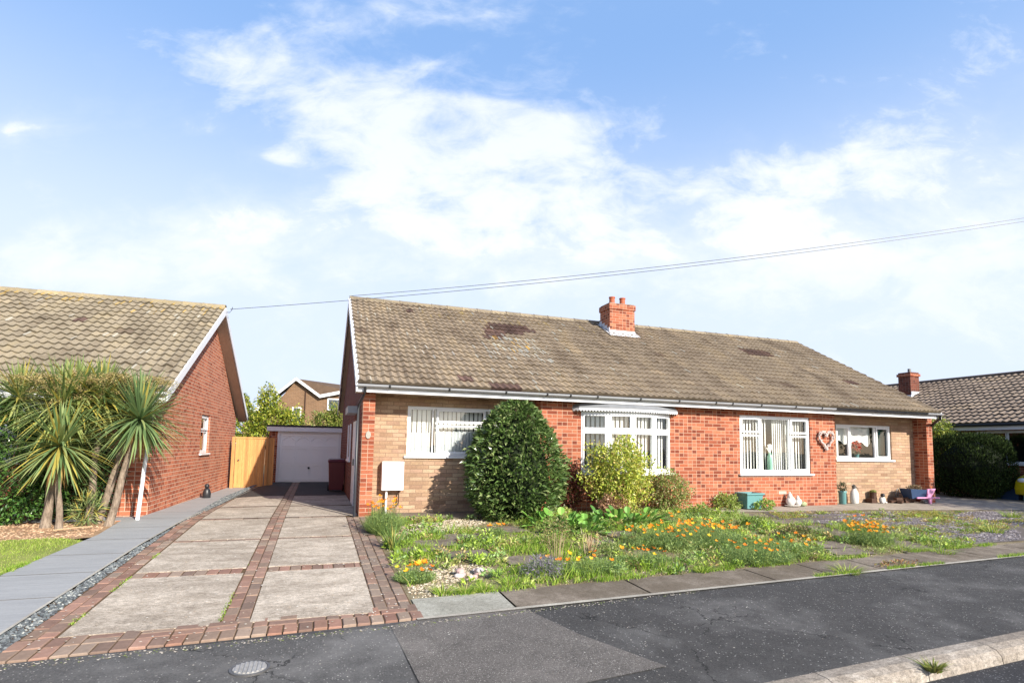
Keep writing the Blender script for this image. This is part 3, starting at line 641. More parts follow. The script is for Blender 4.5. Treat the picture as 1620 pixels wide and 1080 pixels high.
# lead canopy with scalloped fringe
cn=MB(); top=[(4.22,-.0),(4.30,-.10),(4.87,-.25),(5.43,-.30),(5.99,-.25),(6.56,-.10),(6.64,-.0)]; low=[(4.16,-.0),(4.25,-.14),(4.86,-.30),(5.43,-.36),(6.0,-.30),(6.61,-.14),(6.70,-.0)]
n=len(top); cn.add([(x,y,2.19) for x,y in top]+[(x,y,2.12) for x,y in low]+[(x,y,2.065) for x,y in low],[(i,n+i,n+i+1,i+1) for i in range(n-1)]+[(n+i,2*n+i,2*n+i+1,n+i+1) for i in range(n-1)]+[tuple(range(2*n,3*n))[::-1]]); cn.build('canopy',M['lead'],bw)
fg=MB()
for i in range(n-1):
    (xa,ya),(xb,yb)=low[i],low[i+1]; Lw=math.hypot(xb-xa,yb-ya); m_=max(1,int(Lw/.062))
    for j in range(m_):
        vs=[]; 
        for t in (j/m_,(j+.06)/m_,(j+.3)/m_,(j+.5)/m_,(j+.7)/m_,(j+.94)/m_,(j+1)/m_):
            ph=(t*m_-j); zz=2.060-.030*sin(pi*min(1,max(0,ph)))
            vs.append((xa+(xb-xa)*t,ya+(yb-ya)*t-.004,zz))
        vs2=[(x,y,2.092) for x,y,z in vs]
        fg.add(vs+vs2,[(q,q+1,8+q,7+q) for q in range(6)])
fg.build('fringe',M['whitepaint'],bw)
# air brick, plaque, meter box, side door canopy
ab=MB(); ab.box(9.49,9.72,-.006,.0,.285,.355); ab.build('air_brick',M['edging'],H)
pq=MB(); pq.yprism([(.11+.045*cos(t),1.45+.07*sin(t)) for t in [tau*i/20 for i in range(20)]],-.022,-.001); pq.build('number_plaque',M['edging'],H,bevel=.004)
mb_=MB(); mb_.box(.40,.80,.18,.359,.44,.97); mo=mb_.build('meter_box',M['upvc'],H,bevel=.008)
d_=MB(); d_.box(.425,.775,.172,.179,.485,.945); d_.build('box_door',M['upvc'],mo,bevel=.003)
d_=MB(); d_.tube([(.50,.27,.44),(.50,.27,.02)],.022,8); d_.build('conduit',M['upvc'],mo); d_=MB(); d_.tube([(.73,.29,.44),(.73,.29,.22),(.725,.31,.16)],.012,6); d_.build('pipe',M['rust'],mo)
cp=MB(); cp.xprism([(1.2,2.04),(2.2,2.04),(2.2,1.9),(1.2,1.9)],-.20,-.001); cp.build('door_canopy',M['greyplastic'],H)
sd=MB(); sd.box(-.03,-.002,1.3,2.15,.05,1.75); sdo=sd.build('side_door',M['upvc'],H); 
h_=MB(); h_.box(-.06,-.031,1.4,1.45,.85,.98); h_.build('handle',M['metal'],sdo)
sw=MB(); sw.box(-.03,-.002,3.3,3.42,.9,1.75); sw.box(-.03,-.002,4.2,4.32,.9,1.75); sw.box(-.03,-.002,3.42,4.2,.9,.96); sw.box(-.05,-.002,3.25,4.4,.86,.9); sw.build('side_window',M['upvc'],H)

# ------------------------------------------------------------------ ornaments and fittings
def heart_pts(n,w,h):
    out=[]
    for i in range(n):
        t=tau*i/n; x=16*sin(t)**3; z=13*cos(t)-5*cos(2*t)-2*cos(3*t)-cos(4*t); out.append((x/32*w,(z+2.5)/29*h))
    return out
hw=MB()
for (x,z) in heart_pts(90,.44,.42):
    for q in range(3): hw.blob((10.95+x+random.uniform(-.022,.022),-.055+random.uniform(-.03,.02),1.56+z+random.uniform(-.022,.022)),(random.uniform(.014,.026),.016,random.uniform(.013,.024)),None,7,.15,4)
tag(hw.build('heart_wreath',M['shell']),'pale heart shaped wreath hung on the red brick wall','wreath')

t=thing('trough_planter','teal square planter against the red wall under the picture window','planter',(8.42,-.25,0))
q=MB(); 
q.add([(-.19,-.13,.01),(.19,-.13,.01),(.19,.13,.01),(-.19,.13,.01),(-.22,-.17,.33),(.22,-.17,.33),(.22,.17,.33),(-.22,.17,.33)],[(3,2,1,0),(0,1,5,4),(1,2,6,5),(2,3,7,6),(3,0,4,7)])
q.box(-.245,.245,-.195,-.165,.315,.355); q.box(-.245,.245,.165,.195,.315,.355); q.box(-.245,-.215,-.165,.165,.315,.355); q.box(.215,.245,-.165,.165,.315,.355); q.build('pot',M['teal'],t,bevel=.006)
MB().box(-.21,.21,-.155,.155,.28,.305).build('compost',M['soil'],t)

# ---------------------------------------------------------------- foliage generators
def rand_dir(n): 
    v=rng.normal(size=(n,3)); return v/np.linalg.norm(v,axis=1)[:,None]
def leaves(P,D,Ln,Wd,cols,fold=.35,cup=0.):
    """one folded leaf per point: P base, D direction, Ln length, Wd width"""
    n=len(P); D=D/np.linalg.norm(D,axis=1)[:,None]
    up=rng.normal(size=(n,3))*.55+np.array([0,0,1.]); S_=np.cross(D,up); S_/=np.linalg.norm(S_,axis=1)[:,None]+1e-9; Nn=np.cross(S_,D)
    Ln=np.broadcast_to(Ln,(n,))[:,None]; Wd=np.broadcast_to(Wd,(n,))[:,None]
    a=P; m=P+D*Ln*.5-Nn*Wd*fold*.3; tip=P+D*Ln-Nn*Ln*cup
    l=P+D*Ln*.42+S_*Wd*.5+Nn*Wd*fold*.4; r=P+D*Ln*.42-S_*Wd*.5+Nn*Wd*fold*.4
    V=np.stack([a,l,tip,m,r],1).reshape(-1,3); o=np.arange(n)*5
    F=np.concatenate([np.stack([o,o+3,o+2,o+1],1)[:,None],np.stack([o,o+4,o+2,o+3],1)[:,None]],1).reshape(-1,4)
    return V,F,np.repeat(cols,2,axis=0)
def palette(n,pal,jit=.18,p=None):
    pal=np.array(pal); i=rng.choice(len(pal),n,p=p); c=pal[i]*(1+rng.uniform(-jit,jit,(n,1))); return np.clip(c,0,1)
def blades(P,H,Wd,lean,cols,seg=3,up=None):
    """tapered bending blades; P (n,3), H heights, lean horizontal offsets (n,2)"""
    n=len(P); az=rng.uniform(0,tau,n); side=np.stack([np.cos(az),np.sin(az),np.zeros(n)],1)
    V=[]
    for k in range(seg+1):
        t=k/seg; c=P+np.stack([lean[:,0]*t**1.7,lean[:,1]*t**1.7,H*(t-.25*t*t*np.minimum(1,np.hypot(lean[:,0],lean[:,1])/np.maximum(H,1e-3)))],1)
        w=Wd*(1-t**1.5)*.5
        if k<seg: V+= [c-side*np.reshape(w,(-1,1)),c+side*np.reshape(w,(-1,1))]
        else: V+=[c]
    V=np.stack(V,1); m=V.shape[1]; V=V.reshape(-1,3); o=np.arange(n)*m; F=[]
    for k in range(seg-1): F.append(np.stack([o+2*k,o+2*k+1,o+2*k+3,o+2*k+2],1))
    Q=np.stack(F,1).reshape(-1,4).tolist(); k=seg-1; T=np.stack([o+2*k,o+2*k+1,o+2*seg],1).tolist()
    return V,Q+T,np.concatenate([np.repeat(cols,seg-1,axis=0),cols])
def merge(parts):
    V=[];F=[];C=[];o=0
    for v,f,c in parts:
        V.append(v); F+=[tuple(int(i)+o for i in q) for q in (f.tolist() if hasattr(f,'tolist') else f)]; C.append(c); o+=len(v)
    return np.concatenate(V),F,np.concatenate(C)
def crown(center,rad,n,ln,wd,pal,shell=(.72,1.0),lump=.12,flat=None,outward=.9,p=None,ldir=(0,0,.15),cup=.1,clip=0.,topbias=0):
    d=rand_dir(n); 
    if flat is not None: d[:,2]=np.where(d[:,2]<flat,-d[:,2]*.6,d[:,2])
    ph=rng.uniform(0,tau,6); 
    l=1+lump*(np.sin(d[:,0]*5+ph[0])*np.sin(d[:,1]*4+ph[1])+.6*np.sin(d[:,2]*7+ph[2]+d[:,0]*6))
    r=rng.uniform(shell[0],shell[1],n)**.7*l
    P=np.array(center)+d*np.array(rad)*r[:,None]
    D=d*outward+rand_dir(n)*.8+np.array(ldir)
    L_=ln*rng.uniform(.7,1.25,n); W_=wd*rng.uniform(.75,1.2,n)
    c=palette(n,pal,p=p)
    return leaves(P,D,L_,W_,c,cup=cup)
def twigs(mb,base,tips,r0=.02,c=(.12,.09,.06)):
    for t in tips:
        t=np.array(t); b_=np.array(base); mid=b_+(t-b_)*.5+np.array([random.uniform(-.05,.05),random.uniform(-.05,.05),.03]); mb.tube([b_,mid,t],[r0,r0*.7,r0*.3],6,c)

# ---- laurel bush: egg shaped with glossy leaves
t=thing('laurel_bush','large dense egg shaped glossy dark green bush in front of buff brick wall','bush',(2.72,-.62,0))
n=9500; d=rand_dir(n); zz=(d[:,2]+1)/2*2.12; 
rr=np.interp(zz,[0,.12,.35,.7,1.0,1.3,1.6,1.85,2.0,2.12],[.50,.76,.98,1.04,1.02,.91,.73,.53,.38,.14]); az=np.arctan2(d[:,1],d[:,0])
lum=1+.05*np.sin(az*5+zz*4)+.04*np.sin(az*9-zz*7); s_=rng.uniform(.78,1.0,n)**.8*np.where(rng.random(n)<.03,1.07,1.)
rr=rr*.87
P=np.stack([np.cos(az)*rr*s_*lum,np.sin(az)*rr*s_*lum*.95,zz*(.97+.03*s_)-.02],1)
D=np.stack([np.cos(az),np.sin(az),np.full(n,.35)],1)+rand_dir(n)*.75
LV=(leaves(P,D,rng.uniform(.08,.14,n),rng.uniform(.034,.054,n),palette(n,[(.08,.14,.035),(.115,.19,.05),(.16,.24,.07),(.27,.33,.13),(.045,.08,.02)],.25,p=[.28,.28,.2,.14,.1]),cup=.15))
sh=MB(); SP=[];SD=[]
for i in range(46):
    a_=random.uniform(0,tau); z_=random.uniform(.3,2.05); rr_=float(np.interp(z_,[0,.35,.7,1.3,1.85,2.12],[.55,.98,1.0,.82,.40,.06])); p0=np.array([cos(a_)*rr_*.8,sin(a_)*rr_*.76,z_]); d0=np.array([cos(a_)*.6,sin(a_)*.6,.8]); l_=random.uniform(.08,.19); sh.tube([p0,p0+d0*l_],[.004,.002],4,(.2,.26,.08))
    for j in range(7): SP.append(p0+d0*l_*(.2+.13*j)); SD.append(d0+rng.normal(0,.6,3))
v,f,c=merge([LV,leaves(np.array(SP),np.array(SD),rng.uniform(.06,.10,len(SP)),.034,palette(len(SP),[(.16,.26,.06),(.22,.32,.08),(.1,.18,.04)],.2))]); mesh_obj('foliage',v,f,M['glossleaf'],t,c)
tw=sh; tw.tube([(0,0,-.02),(0,.02,.5),(.02,0,1.6)],[.06,.05,.015],8)
for i in range(9): a_=tau*i/9; tw.tube([(0,0,.1+.08*i),(cos(a_)*.4,sin(a_)*.4,.4+.1*i),(cos(a_)*.7,sin(a_)*.7,.6+.1*i)],[.03,.02,.008],6)
tw.build('trunk',M['bark'],t)
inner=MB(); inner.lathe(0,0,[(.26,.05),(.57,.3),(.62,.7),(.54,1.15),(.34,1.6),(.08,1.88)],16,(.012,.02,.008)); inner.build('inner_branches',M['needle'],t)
# ---- variegated shrub
YG=[(.46,.52,.07),(.56,.56,.10),(.32,.42,.06),(.66,.64,.20),(.20,.30,.05),(.62,.48,.16)]
def shrub(name,label,cat,loc,rad,hc,n,ln,wd,pal,m='leaf',trunkn=8,shell=(.35,1.),lump=.18,p=None,outward=.6,stem_c=(.16,.10,.06),group=None,cup=.1,flat=None):
    t=thing(name,label,cat,loc,0,group)
    v,f,c=crown((0,0,hc),rad,n,ln,wd,pal,shell,lump,flat,outward,p,cup=cup); v[:,2]=np.maximum(v[:,2],.0); mesh_obj('foliage',v,f,M[m],t,c)
    if trunkn:
        s=MB(); 
        for i in range(trunkn):
            a_=random.uniform(0,tau); q=random.uniform(.3,.8); e=(cos(a_)*rad[0]*q,sin(a_)*rad[1]*q,hc+rad[2]*random.uniform(-.2,.75)); s.tube([(cos(a_)*.03,sin(a_)*.03,-.02),(e[0]*.4,e[1]*.4,e[2]*.5),e],[.016,.011,.004],5,stem_c)
        s.build('stem',M['stem'],t)
    return t
x,y=4.85,-.75
shrub('variegated_shrub','rounded yellow green small leaved shrub in front of the bow window','shrub',(x,y,gz(x,y)),(.66,.52,.66),.80,8000,.060,.036,YG,trunkn=14,shell=(.3,1.12),lump=.24,p=[.28,.24,.16,.12,.12,.08])
shrub('straggly_shrub','smaller pale green shrub with reddish stems right of the yellow shrub','shrub',(6.2,-.4,0),(.46,.36,.44),.42,3300,.055,.028,[(.26,.33,.08),(.36,.38,.12),(.46,.40,.2),(.18,.26,.05),(.40,.22,.12)],trunkn=12,p=[.3,.25,.15,.2,.1],stem_c=(.25,.1,.06))
shrub('red_leaf_shrub','dark red leaved shrub between the dark bush and the yellow shrub','shrub',(4.0,-.12,0),(.3,.22,.5),.5,2200,.06,.034,[(.20,.05,.04),(.28,.09,.06),(.12,.05,.03),(.16,.14,.04)],trunkn=8)
shrub('red_stem_shrub','sparse pink brown twiggy plant under the yellow green shrub','shrub',(4.5,-1.05,gz(4,-1)),(.30,.2,.24),.24,1300,.05,.028,[(.42,.22,.14),(.50,.30,.18),(.30,.2,.08)],trunkn=6)

# ---- cordylines
def rosette(c0,n,ln,pal,up=1.0,droop=1.0,wd=.034,p=None):
    V=[];F=[];C=[];o=0; cols=palette(n,pal,.15,p)
    for i in range(n):
        q=(i+.5)/n; el=Rd(88)-q**.8*Rd(150)*.95+random.uniform(-.12,.12); az=i*2.39996+random.uniform(-.2,.2)
        l=ln*random.uniform(.82,1.1)*(1-.12*(q<.15)); d0=np.array([cos(el)*cos(az),cos(el)*sin(az),sin(el)])
        side=np.array([-sin(az),cos(az),0.]); p_=np.array(c0)+d0*.03; d=d0.copy(); seg=5; pts=[p_]; g=droop*random.uniform(.02,.13)
        for k in range(seg):
            d=d+np.array([0,0,-g*(1-abs(d[2]))*(1+.35*k)]); d/=np.linalg.norm(d); p_=p_+d*l/seg; pts.append(p_)
        w=wd*random.uniform(.8,1.15); prof=[.5,.9,1.,.85,.55,.0]
        for k in range(seg+1):
            if k<seg:
                V+= [pts[k]-side*w*.5*prof[k]+np.array([0,0,.004]),pts[k],pts[k]+side*w*.5*prof[k]+np.array([0,0,.004])]
            else: V+=[pts[k]]
        for k in range(seg-1):
            a=o+3*k; F+= [(a,a+1,a+4,a+3),(a+1,a+2,a+5,a+4)]; C+=[cols[i]]*2
        a=o+3*(seg-1); F+=[(a,a+1,a+3),(a+1,a+2,a+3)]; C+=[cols[i]]*2; o+=3*seg+1
    return np.array(V),F,np.array(C)
CP=[(.30,.36,.11),(.23,.30,.10),(.40,.43,.15),(.15,.22,.07),(.50,.42,.09),(.28,.34,.14)]
CG=[(.20,.29,.12),(.26,.34,.13),(.13,.21,.08),(.35,.40,.15),(.48,.40,.09)]
def cordyline(label,base,head,rt,n,ln,pal,pan=0,skirt=20,pans=1.0,extra=None,p=None):
    bx,byy=base; bz=gz(bx,byy); hx,hy,hz=head
    t=thing('cordyline',label,'palm tree',(bx,byy,bz),0,'cordylines in front of the neighbouring bungalow')
    h=np.array([hx-bx,hy-byy,hz-bz]); tr=MB(); pts=[];rs=[]
    for i in range(11):
        q=i/10; pts.append((h[0]*q+.012*sin(q*9),h[1]*q,-.03+(h[2]+.03)*q)); rs.append(rt*(1.25-.45*q)*(1+.05*sin(i*2.3)) if i else rt*1.5)
    tr.tube(pts,[q_*.82 for q_ in rs],12); tr.build('trunk',M['bark'],t,smooth=True)
    parts=[rosette(h,n,ln,pal,p=p)]
    if extra: parts+= [rosette(h+np.array(e[:3]),int(n*.6),ln*e[3],pal) for e in extra]
    v,f,c=merge(parts); mesh_obj('crown',v,f,M['grassblade'],t,c)
    if skirt:
        dp_=rand_dir(skirt); P=np.tile(h-np.array([0,0,.05]),(skirt,1)); V=[];F=[];C=[];o=0
        for i in range(skirt):
            az=random.uniform(0,tau); l=ln*random.uniform(.5,.85); w=.025; q=[h+np.array([cos(az)*.03,sin(az)*.03,-.03]),h+np.array([cos(az)*.12,sin(az)*.12,-l*.4]),h+np.array([cos(az)*.13,sin(az)*.13,-l])]
            s=np.array([-sin(az),cos(az),0]); V+=[q[0]-s*w/2,q[0]+s*w/2,q[1]-s*w/2,q[1]+s*w/2,q[2]]; F+=[(o,o+1,o+3,o+2),(o+2,o+3,o+4)]; cc=np.array(random.choice([(.50,.30,.10),(.42,.24,.10),(.55,.42,.14),(.34,.2,.1)])); C+=[cc,cc]; o+=5
        mesh_obj('dead_leaves',np.array(V),F,M['grassblade'],t,np.array(C))
    for k in range(pan):
        # drooping panicle: branched stalks with many small seeds
        az=tau*k/max(1,pan)+.8; mbp=MB(); pts=[]; tipd=np.array([cos(az),sin(az),0.])
        st=h+np.array([0,0,.05]); end=h+tipd*.42*pans+np.array([0,0,.42]); VV=[]
        mbp.tube([st,(st+end)/2+np.array([0,0,.15]),end],[.012,.01,.006],5,(.30,.24,.10))
        m_=26
        for j in range(m_):
            q=j/m_; b0=st*(1-q)+end*q+np.array([0,0,.5*q*(1-q)]); a2=j*2.4; l=.34*pans*(1.05-.5*q); e2=b0+np.array([cos(a2)*l,sin(a2)*l,.03-l*.25])
            mbp.tube([b0,(b0+e2)/2+np.array([0,0,.05]),e2],[.004,.003,.0015],4,(.34,.26,.12)); VV.append((b0,e2))
        mbp.build('flower_stalk',M['stem'],t)
        pts=np.concatenate([b0+(e2-b0)*rng.uniform(.15,1,(38,1))+rng.normal(0,.022,(38,3)) for b0,e2 in VV]); nn=len(pts)
        v,f,c=leaves(pts,rand_dir(nn),rng.uniform(.012,.026,nn),.012,palette(nn,[(.42,.34,.13),(.32,.24,.09),(.52,.45,.20),(.20,.15,.06)],.2)); mesh_obj('flower_panicle',v,f,M['stem'],t,c)
    return t
cordyline('tall cordyline with broad yellow green crown and brown flower panicles, trunk furthest left',(-4.44,-.35),(-4.42,-.15,1.76),.060,330,.88,CP,pan=5,extra=[(.16,.12,.16,.85),(-.62,.2,.12,.75)],pans=1.4)
cordyline('short front cordyline whose green crown hangs lowest of the row',(-4.2,-.55),(-4.28,-.52,1.18),.045,260,.80,CG,skirt=34)
cordyline('middle cordyline with pale upright spiky crown behind the others',(-4.02,-.02),(-3.98,.05,1.86),.055,220,.74,CP,pan=4,skirt=14,extra=[(.0,.0,.15,.9)],pans=1.0)
cordyline('leaning cordyline second from the right with a panicle below the roof edge',(-3.9,-.07),(-3.50,.12,1.84),.055,130,.72,CG,pan=4,skirt=14,pans=1.2,p=[.3,.25,.25,.15,.05])
cordyline('rightmost leaning cordyline with open blue green crown against the brick gable',(-3.67,-.33),(-3.36,-.30,1.60),.055,300,.80,CG,skirt=30,p=[.3,.25,.25,.12,.08])
shrub('spiky_sucker','small spiky green shoot at the foot of the middle trunks','plant',(-3.98,-.25,0),(.16,.12,.22),.22,260,.20,.014,CG,m='grassblade',trunkn=0)
# hedge shrub behind
shrub('dark_hedge','dark green leafy hedge bush left of the cordyline trunks','hedge',(-5.25,.12,0),(.95,.5,.95),.85,11000,.065,.04,[(.05,.13,.025),(.08,.18,.04),(.13,.25,.05),(.035,.07,.02)],m='glossleaf',shell=(.6,1.),trunkn=10)
shrub('dark_hedge','green leafy bush filling the gap behind the cordyline trunks','hedge',(-4.35,.45,0),(.6,.25,.8),.75,5200,.06,.036,[(.035,.09,.02),(.06,.13,.03),(.09,.16,.04),(.03,.06,.015)],m='glossleaf',shell=(.4,1.),trunkn=8)

# ------------------------------------------------------------------ LEFT NEIGHBOUR
NB=thing('bungalow','left hand red brick bungalow with its gable facing the driveway','bungalow',(-3.46,.88,0),Rd(-2.0))
# local frame: x along front (negative to the left), y back; wall face at x=0,y=0
DP=8.1; ye_,ze_=-.35,2.12; yr_,zr_=4.05,4.62; yb_=DP+.35
g_=MB(); 
wins=(3.55,4.45,1.0,1.92)
poly=[(0,-.3),(DP,-.3),(DP,2.0),(yr_,4.42),(0,2.0)]
# gable wall with a window opening, as strips
def gable_cells(mb,x):
    a,b,c,d=wins
    q=[[(0,-.3),(a,-.3),(a,2.0),(0,2.0)],[(b,-.3),(DP,-.3),(DP,2.0),(b,2.0)],[(a,-.3),(b,-.3),(b,c),(a,c)],[(a,d),(b,d),(b,2.0),(a,2.0)]]
    for p in q: mb.add([(x,p_[0],p_[1]) for p_ in p],[(0,1,2,3)])
    mb.add([(x,0,2.0),(x,a,2.0),(x,b,2.0),(x,DP,2.0),(x,yr_,4.5)],[(0,1,2,3,4)])
    mb.add([(x,a,c),(x,b,c),(x,b,d),(x,a,d),(x-.1,a,c),(x-.1,b,c),(x-.1,b,d),(x-.1,a,d)],[(0,4,5,1),(1,5,6,2),(2,6,7,3),(3,7,4,0)])
gable_cells(g_,0.); g_.build('gable_wall',M['redn'],NB)
fw=MB(); wall_xz(fw,-14,0,-.3,2.05,0,[(-3.6,-1.2,.9,1.95)]); fw.build('brick_wall',M['redn'],NB)
window(NB,-3.6,-1.2,.9,1.95,.03,[(-3.55,-2.75,.95,1.9,0),(-2.72,-2.0,.95,1.9,1),(-1.97,-1.25,.95,1.9,0)],blinds=[(-3.5,-1.3,.95,1.9,.1,.07,.4)])
cl=MB(); cl.box(-9,-1.0,-.03,-.001,1.3,2.0); cl.build('cladding',M['whitepaint'],NB)
MB().box(-14,-.12,DP-.12,DP,-.3,2.0).build('rear_wall',M['redn'],NB)
# gable window, facing +x: build along x then rotate
gw=window(NB,0,.9,1.0,1.92,0,[(.04,.86,1.55,1.88,1),(.04,.86,1.05,1.52,0)],name='window')
gw.rotation_euler=(0,0,Rd(90)); gw.location=(-.045,3.55,0)
NT=(.275,.232,.165)
nl=[(-14,0.5,2.2,4.7,.015,(.45,.44,.38)),(-14,.5,4.3,4.6,.12,(.45,.30,.06)),(-14,.5,4.15,4.4,.03,(.5,.33,.08))]
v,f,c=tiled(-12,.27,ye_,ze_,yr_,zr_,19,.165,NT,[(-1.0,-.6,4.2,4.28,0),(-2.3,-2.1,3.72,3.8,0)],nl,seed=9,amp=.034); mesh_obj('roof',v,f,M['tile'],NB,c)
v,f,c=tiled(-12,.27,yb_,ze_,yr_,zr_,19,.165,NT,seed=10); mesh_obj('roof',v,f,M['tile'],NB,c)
rc=MB(); ridge_caps(rc,-12,.27,yr_,zr_+.03,(.30,.25,.16)); rc.build('ridge_tiles',M['tile'],NB)
MB().xprism([(ye_+.05,ze_-.02),(yr_,zr_-.05),(yb_-.05,ze_-.02),(yb_-.05,ze_-.09),(yr_,zr_-.12),(ye_+.05,ze_-.09)],-11.9,.24).build('roof_deck',M['soffit'],NB)
bb=MB(); bb.xprism([(ye_-.02,ze_+.0),(yr_,zr_-.01),(yr_,zr_-.19),(ye_-.02,ze_-.17)],.255,.285); bb.build('bargeboard',M['whitepaint'],NB)
bb=MB(); bb.xprism([(yr_,zr_-.01),(yb_+.02,ze_),(yb_+.02,ze_-.17),(yr_,zr_-.19)],.255,.285); bb.build('bargeboard',M['whitepaint'],NB)
sf=MB(); sf.add([(0,yr_,zr_-.20),(.255,yr_,zr_-.20),(.255,yb_,ze_-.19),(0,yb_,ze_-.19)],[(0,1,2,3)]); sf.add([(0,ye_,ze_-.17),(.255,ye_,ze_-.17),(.255,yr_,zr_-.18),(0,yr_,zr_-.18)],[(0,1,2,3)]); sf.build('soffit',M['soffit'],NB)
MB().box(-12,.25,ye_+.02,ye_+.045,ze_-.19,ze_-.03).build('fascia',M['whitepaint'],NB); MB().box(-12,0,ye_+.046,-.001,ze_-.15,ze_-.14).build('soffit',M['soffit'],NB)
gutter(-12,.28,M['whitepaint'],NB,y=ye_-.04,z=ze_-.02); MB().box(.2,.3,yb_-.05,yb_+.1,ze_-.12,ze_-.02).build('gutter_end',M['blackplastic'],NB)
pl_=MB(); pl_.box(-14,.012,-.012,-.001,-.3,.04); pl_.box(.001,.012,-.001,DP,-.3,.05); pl_.build('plinth',M['redn'],NB)
q=MB(); q.tube([(.07,-.72,.0),(.10,-.66,.9),(.13,-.55,1.98)],.030,10); q.build('porch_post',M['upvc'],NB)
br=MB(); br.tube([(.29,yr_,zr_-.12),(.36,yr_,zr_-.12),(.40,yr_,zr_-.06),(.42,yr_,zr_+.02)],.008,6); br.build('wire_bracket',M['blackplastic'],NB)

t=thing('boot_scraper','small black ornament standing against the neighbouring brick wall','ornament',(-3.12,4.35,gz(-3.1,4.35)))
q=MB(); q.lathe(0,0,[(.06,.0),(.085,.02),(.09,.12),(.07,.2),(.045,.24)],14); q.build('body',M['blackplastic'],t,smooth=True); q=MB(); q.blob((0,-.02,.29),(.055,.06,.055)); q.build('head',M['blackplastic'],t,smooth=True)

# ------------------------------------------------------------------ gate, garage, bin
t=thing('wooden_gate','new orange pine board gate closing the gap behind the grey path','gate',(0,0,0))
x=-3.02; nbd=8; wd=.80/nbd
gb=MB()
for i in range(nbd): gb.box(-3.02+i*wd+.002,-3.02+(i+1)*wd-.002,8.0,8.02+random.uniform(0,.002),-.06,1.38)
gb.build('board_panel',M['pine'],t)
for xa in (-3.12,-2.2): MB().box(xa,xa+.085,7.97,8.06,-.12,1.44).build('post',M['pine'],t,bevel=.004)
MB().box(-3.03,-2.205,7.985,8.03,1.385,1.435).build('top_rail',M['pine'],t,bevel=.004)
q=MB(); q.blob((-2.92,7.97,.75),(.025,.03,.025)); q.build('handle',M['metal'],t)
fp=MB(); fp.box(-2.11,-1.96,8.0,8.03,-.06,1.42); fp.build('side_panel',M['pine'],t)

t=thing('garage','flat roofed brick garage with white up and over door at the end of the drive','garage',(0,0,0))
gx0,gx1,gyf=-2.22,.35,9.3
gw_=MB(); gw_.box(gx0,-1.96,gyf,gyf+5,-.2,1.66); gw_.box(.02,gx1,gyf,gyf+5,-.2,1.66); gw_.box(-1.96,.02,gyf+4.88,gyf+5,-.2,1.66); gw_.build('brick_wall',M['red'],t)
MB().box(gx0-.08,gx1+.05,gyf-.10,gyf+5.05,1.80,1.86).build('flat_roof',M['felt'],t)
MB().box(gx0-.07,gx1+.05,gyf-.09,gyf-.06,1.655,1.80).build('fascia',M['whitepaint'],t)
df=MB(); df.box(-1.96,-1.88,gyf-.01,gyf+.06,-.02,1.655); df.box(-.06,.02,gyf-.01,gyf+.06,-.02,1.655); df.box(-1.88,-.06,gyf-.008,gyf+.06,1.59,1.655); df.build('door_frame',M['whitepaint'],t)
dr=MB(); dr.box(-1.88,-.06,gyf+.03,gyf+.05,.0,1.59); dob=dr.build('garage_door',M['upvc'],t)
pn=MB()
for i in range(4):
    for j,(za,zb) in enumerate(((.08,.55),(.62,1.10),(1.17,1.52))):
        xa=-1.82+i*.44; e=.02
        pn.box(xa,xa+.40,gyf+.010,gyf+.0295,za,za+.012); pn.box(xa,xa+.40,gyf+.010,gyf+.0295,zb-.012,zb); pn.box(xa,xa+.012,gyf+.010,gyf+.0295,za+.012,zb-.012); pn.box(xa+.388,xa+.40,gyf+.010,gyf+.0295,za+.012,zb-.012)
        if j==2: pn.tube([(xa+.03+.34*q_/8,gyf+.024,zb-.16+.11*sin(pi*q_/8)) for q_ in range(9)],.009,4)
pn.build('moulding',M['upvc'],dob); q=MB(); q.lathe(-.97,gyf+.0,[(.03,.44),(.03,.5)],10); q.blob((-.97,gyf+.01,.47),(.03,.03,.03)); q.build('handle',M['blackplastic'],dob)

t=thing('wheelie_bin','dark maroon wheelie bin standing against the side wall','wheelie bin',(-.22,5.55,0))
q=MB(); q.add([(-.17,-.18,.05),(.17,-.18,.05),(.17,.16,.05),(-.17,.16,.05),(-.21,-.24,.80),(.21,-.24,.80),(.21,.22,.80),(-.21,.22,.80)],[(3,2,1,0),(0,1,5,4),(1,2,6,5),(2,3,7,6),(3,0,4,7)]); q.box(-.225,.225,-.255,.235,.775,.80); q.build('body',M['darkred'],t,bevel=.012)
q=MB(); q.add([(-.23,-.27,.805),(.23,-.27,.805),(.23,.24,.805),(-.23,.24,.805),(-.2,-.22,.86),(.2,-.22,.86),(.2,.2,.88),(-.2,.2,.88)],[(3,2,1,0),(0,1,5,4),(1,2,6,5),(2,3,7,6),(3,0,4,7),(4,5,6,7)]); q.build('lid',M['darkred'],t,bevel=.01)
q=MB(); q.tube([(-.2,.27,.82),(.2,.27,.82)],.016,8); q.build('handle',M['darkred'],t)
for xx in (-.19,.19):
    q=MB(); q.add([],[]); pts=[(xx-.02,.16,.09),(xx+.02,.16,.09)]; q.tube(pts,.09,16); q.build('wheel',M['rubber'],t)

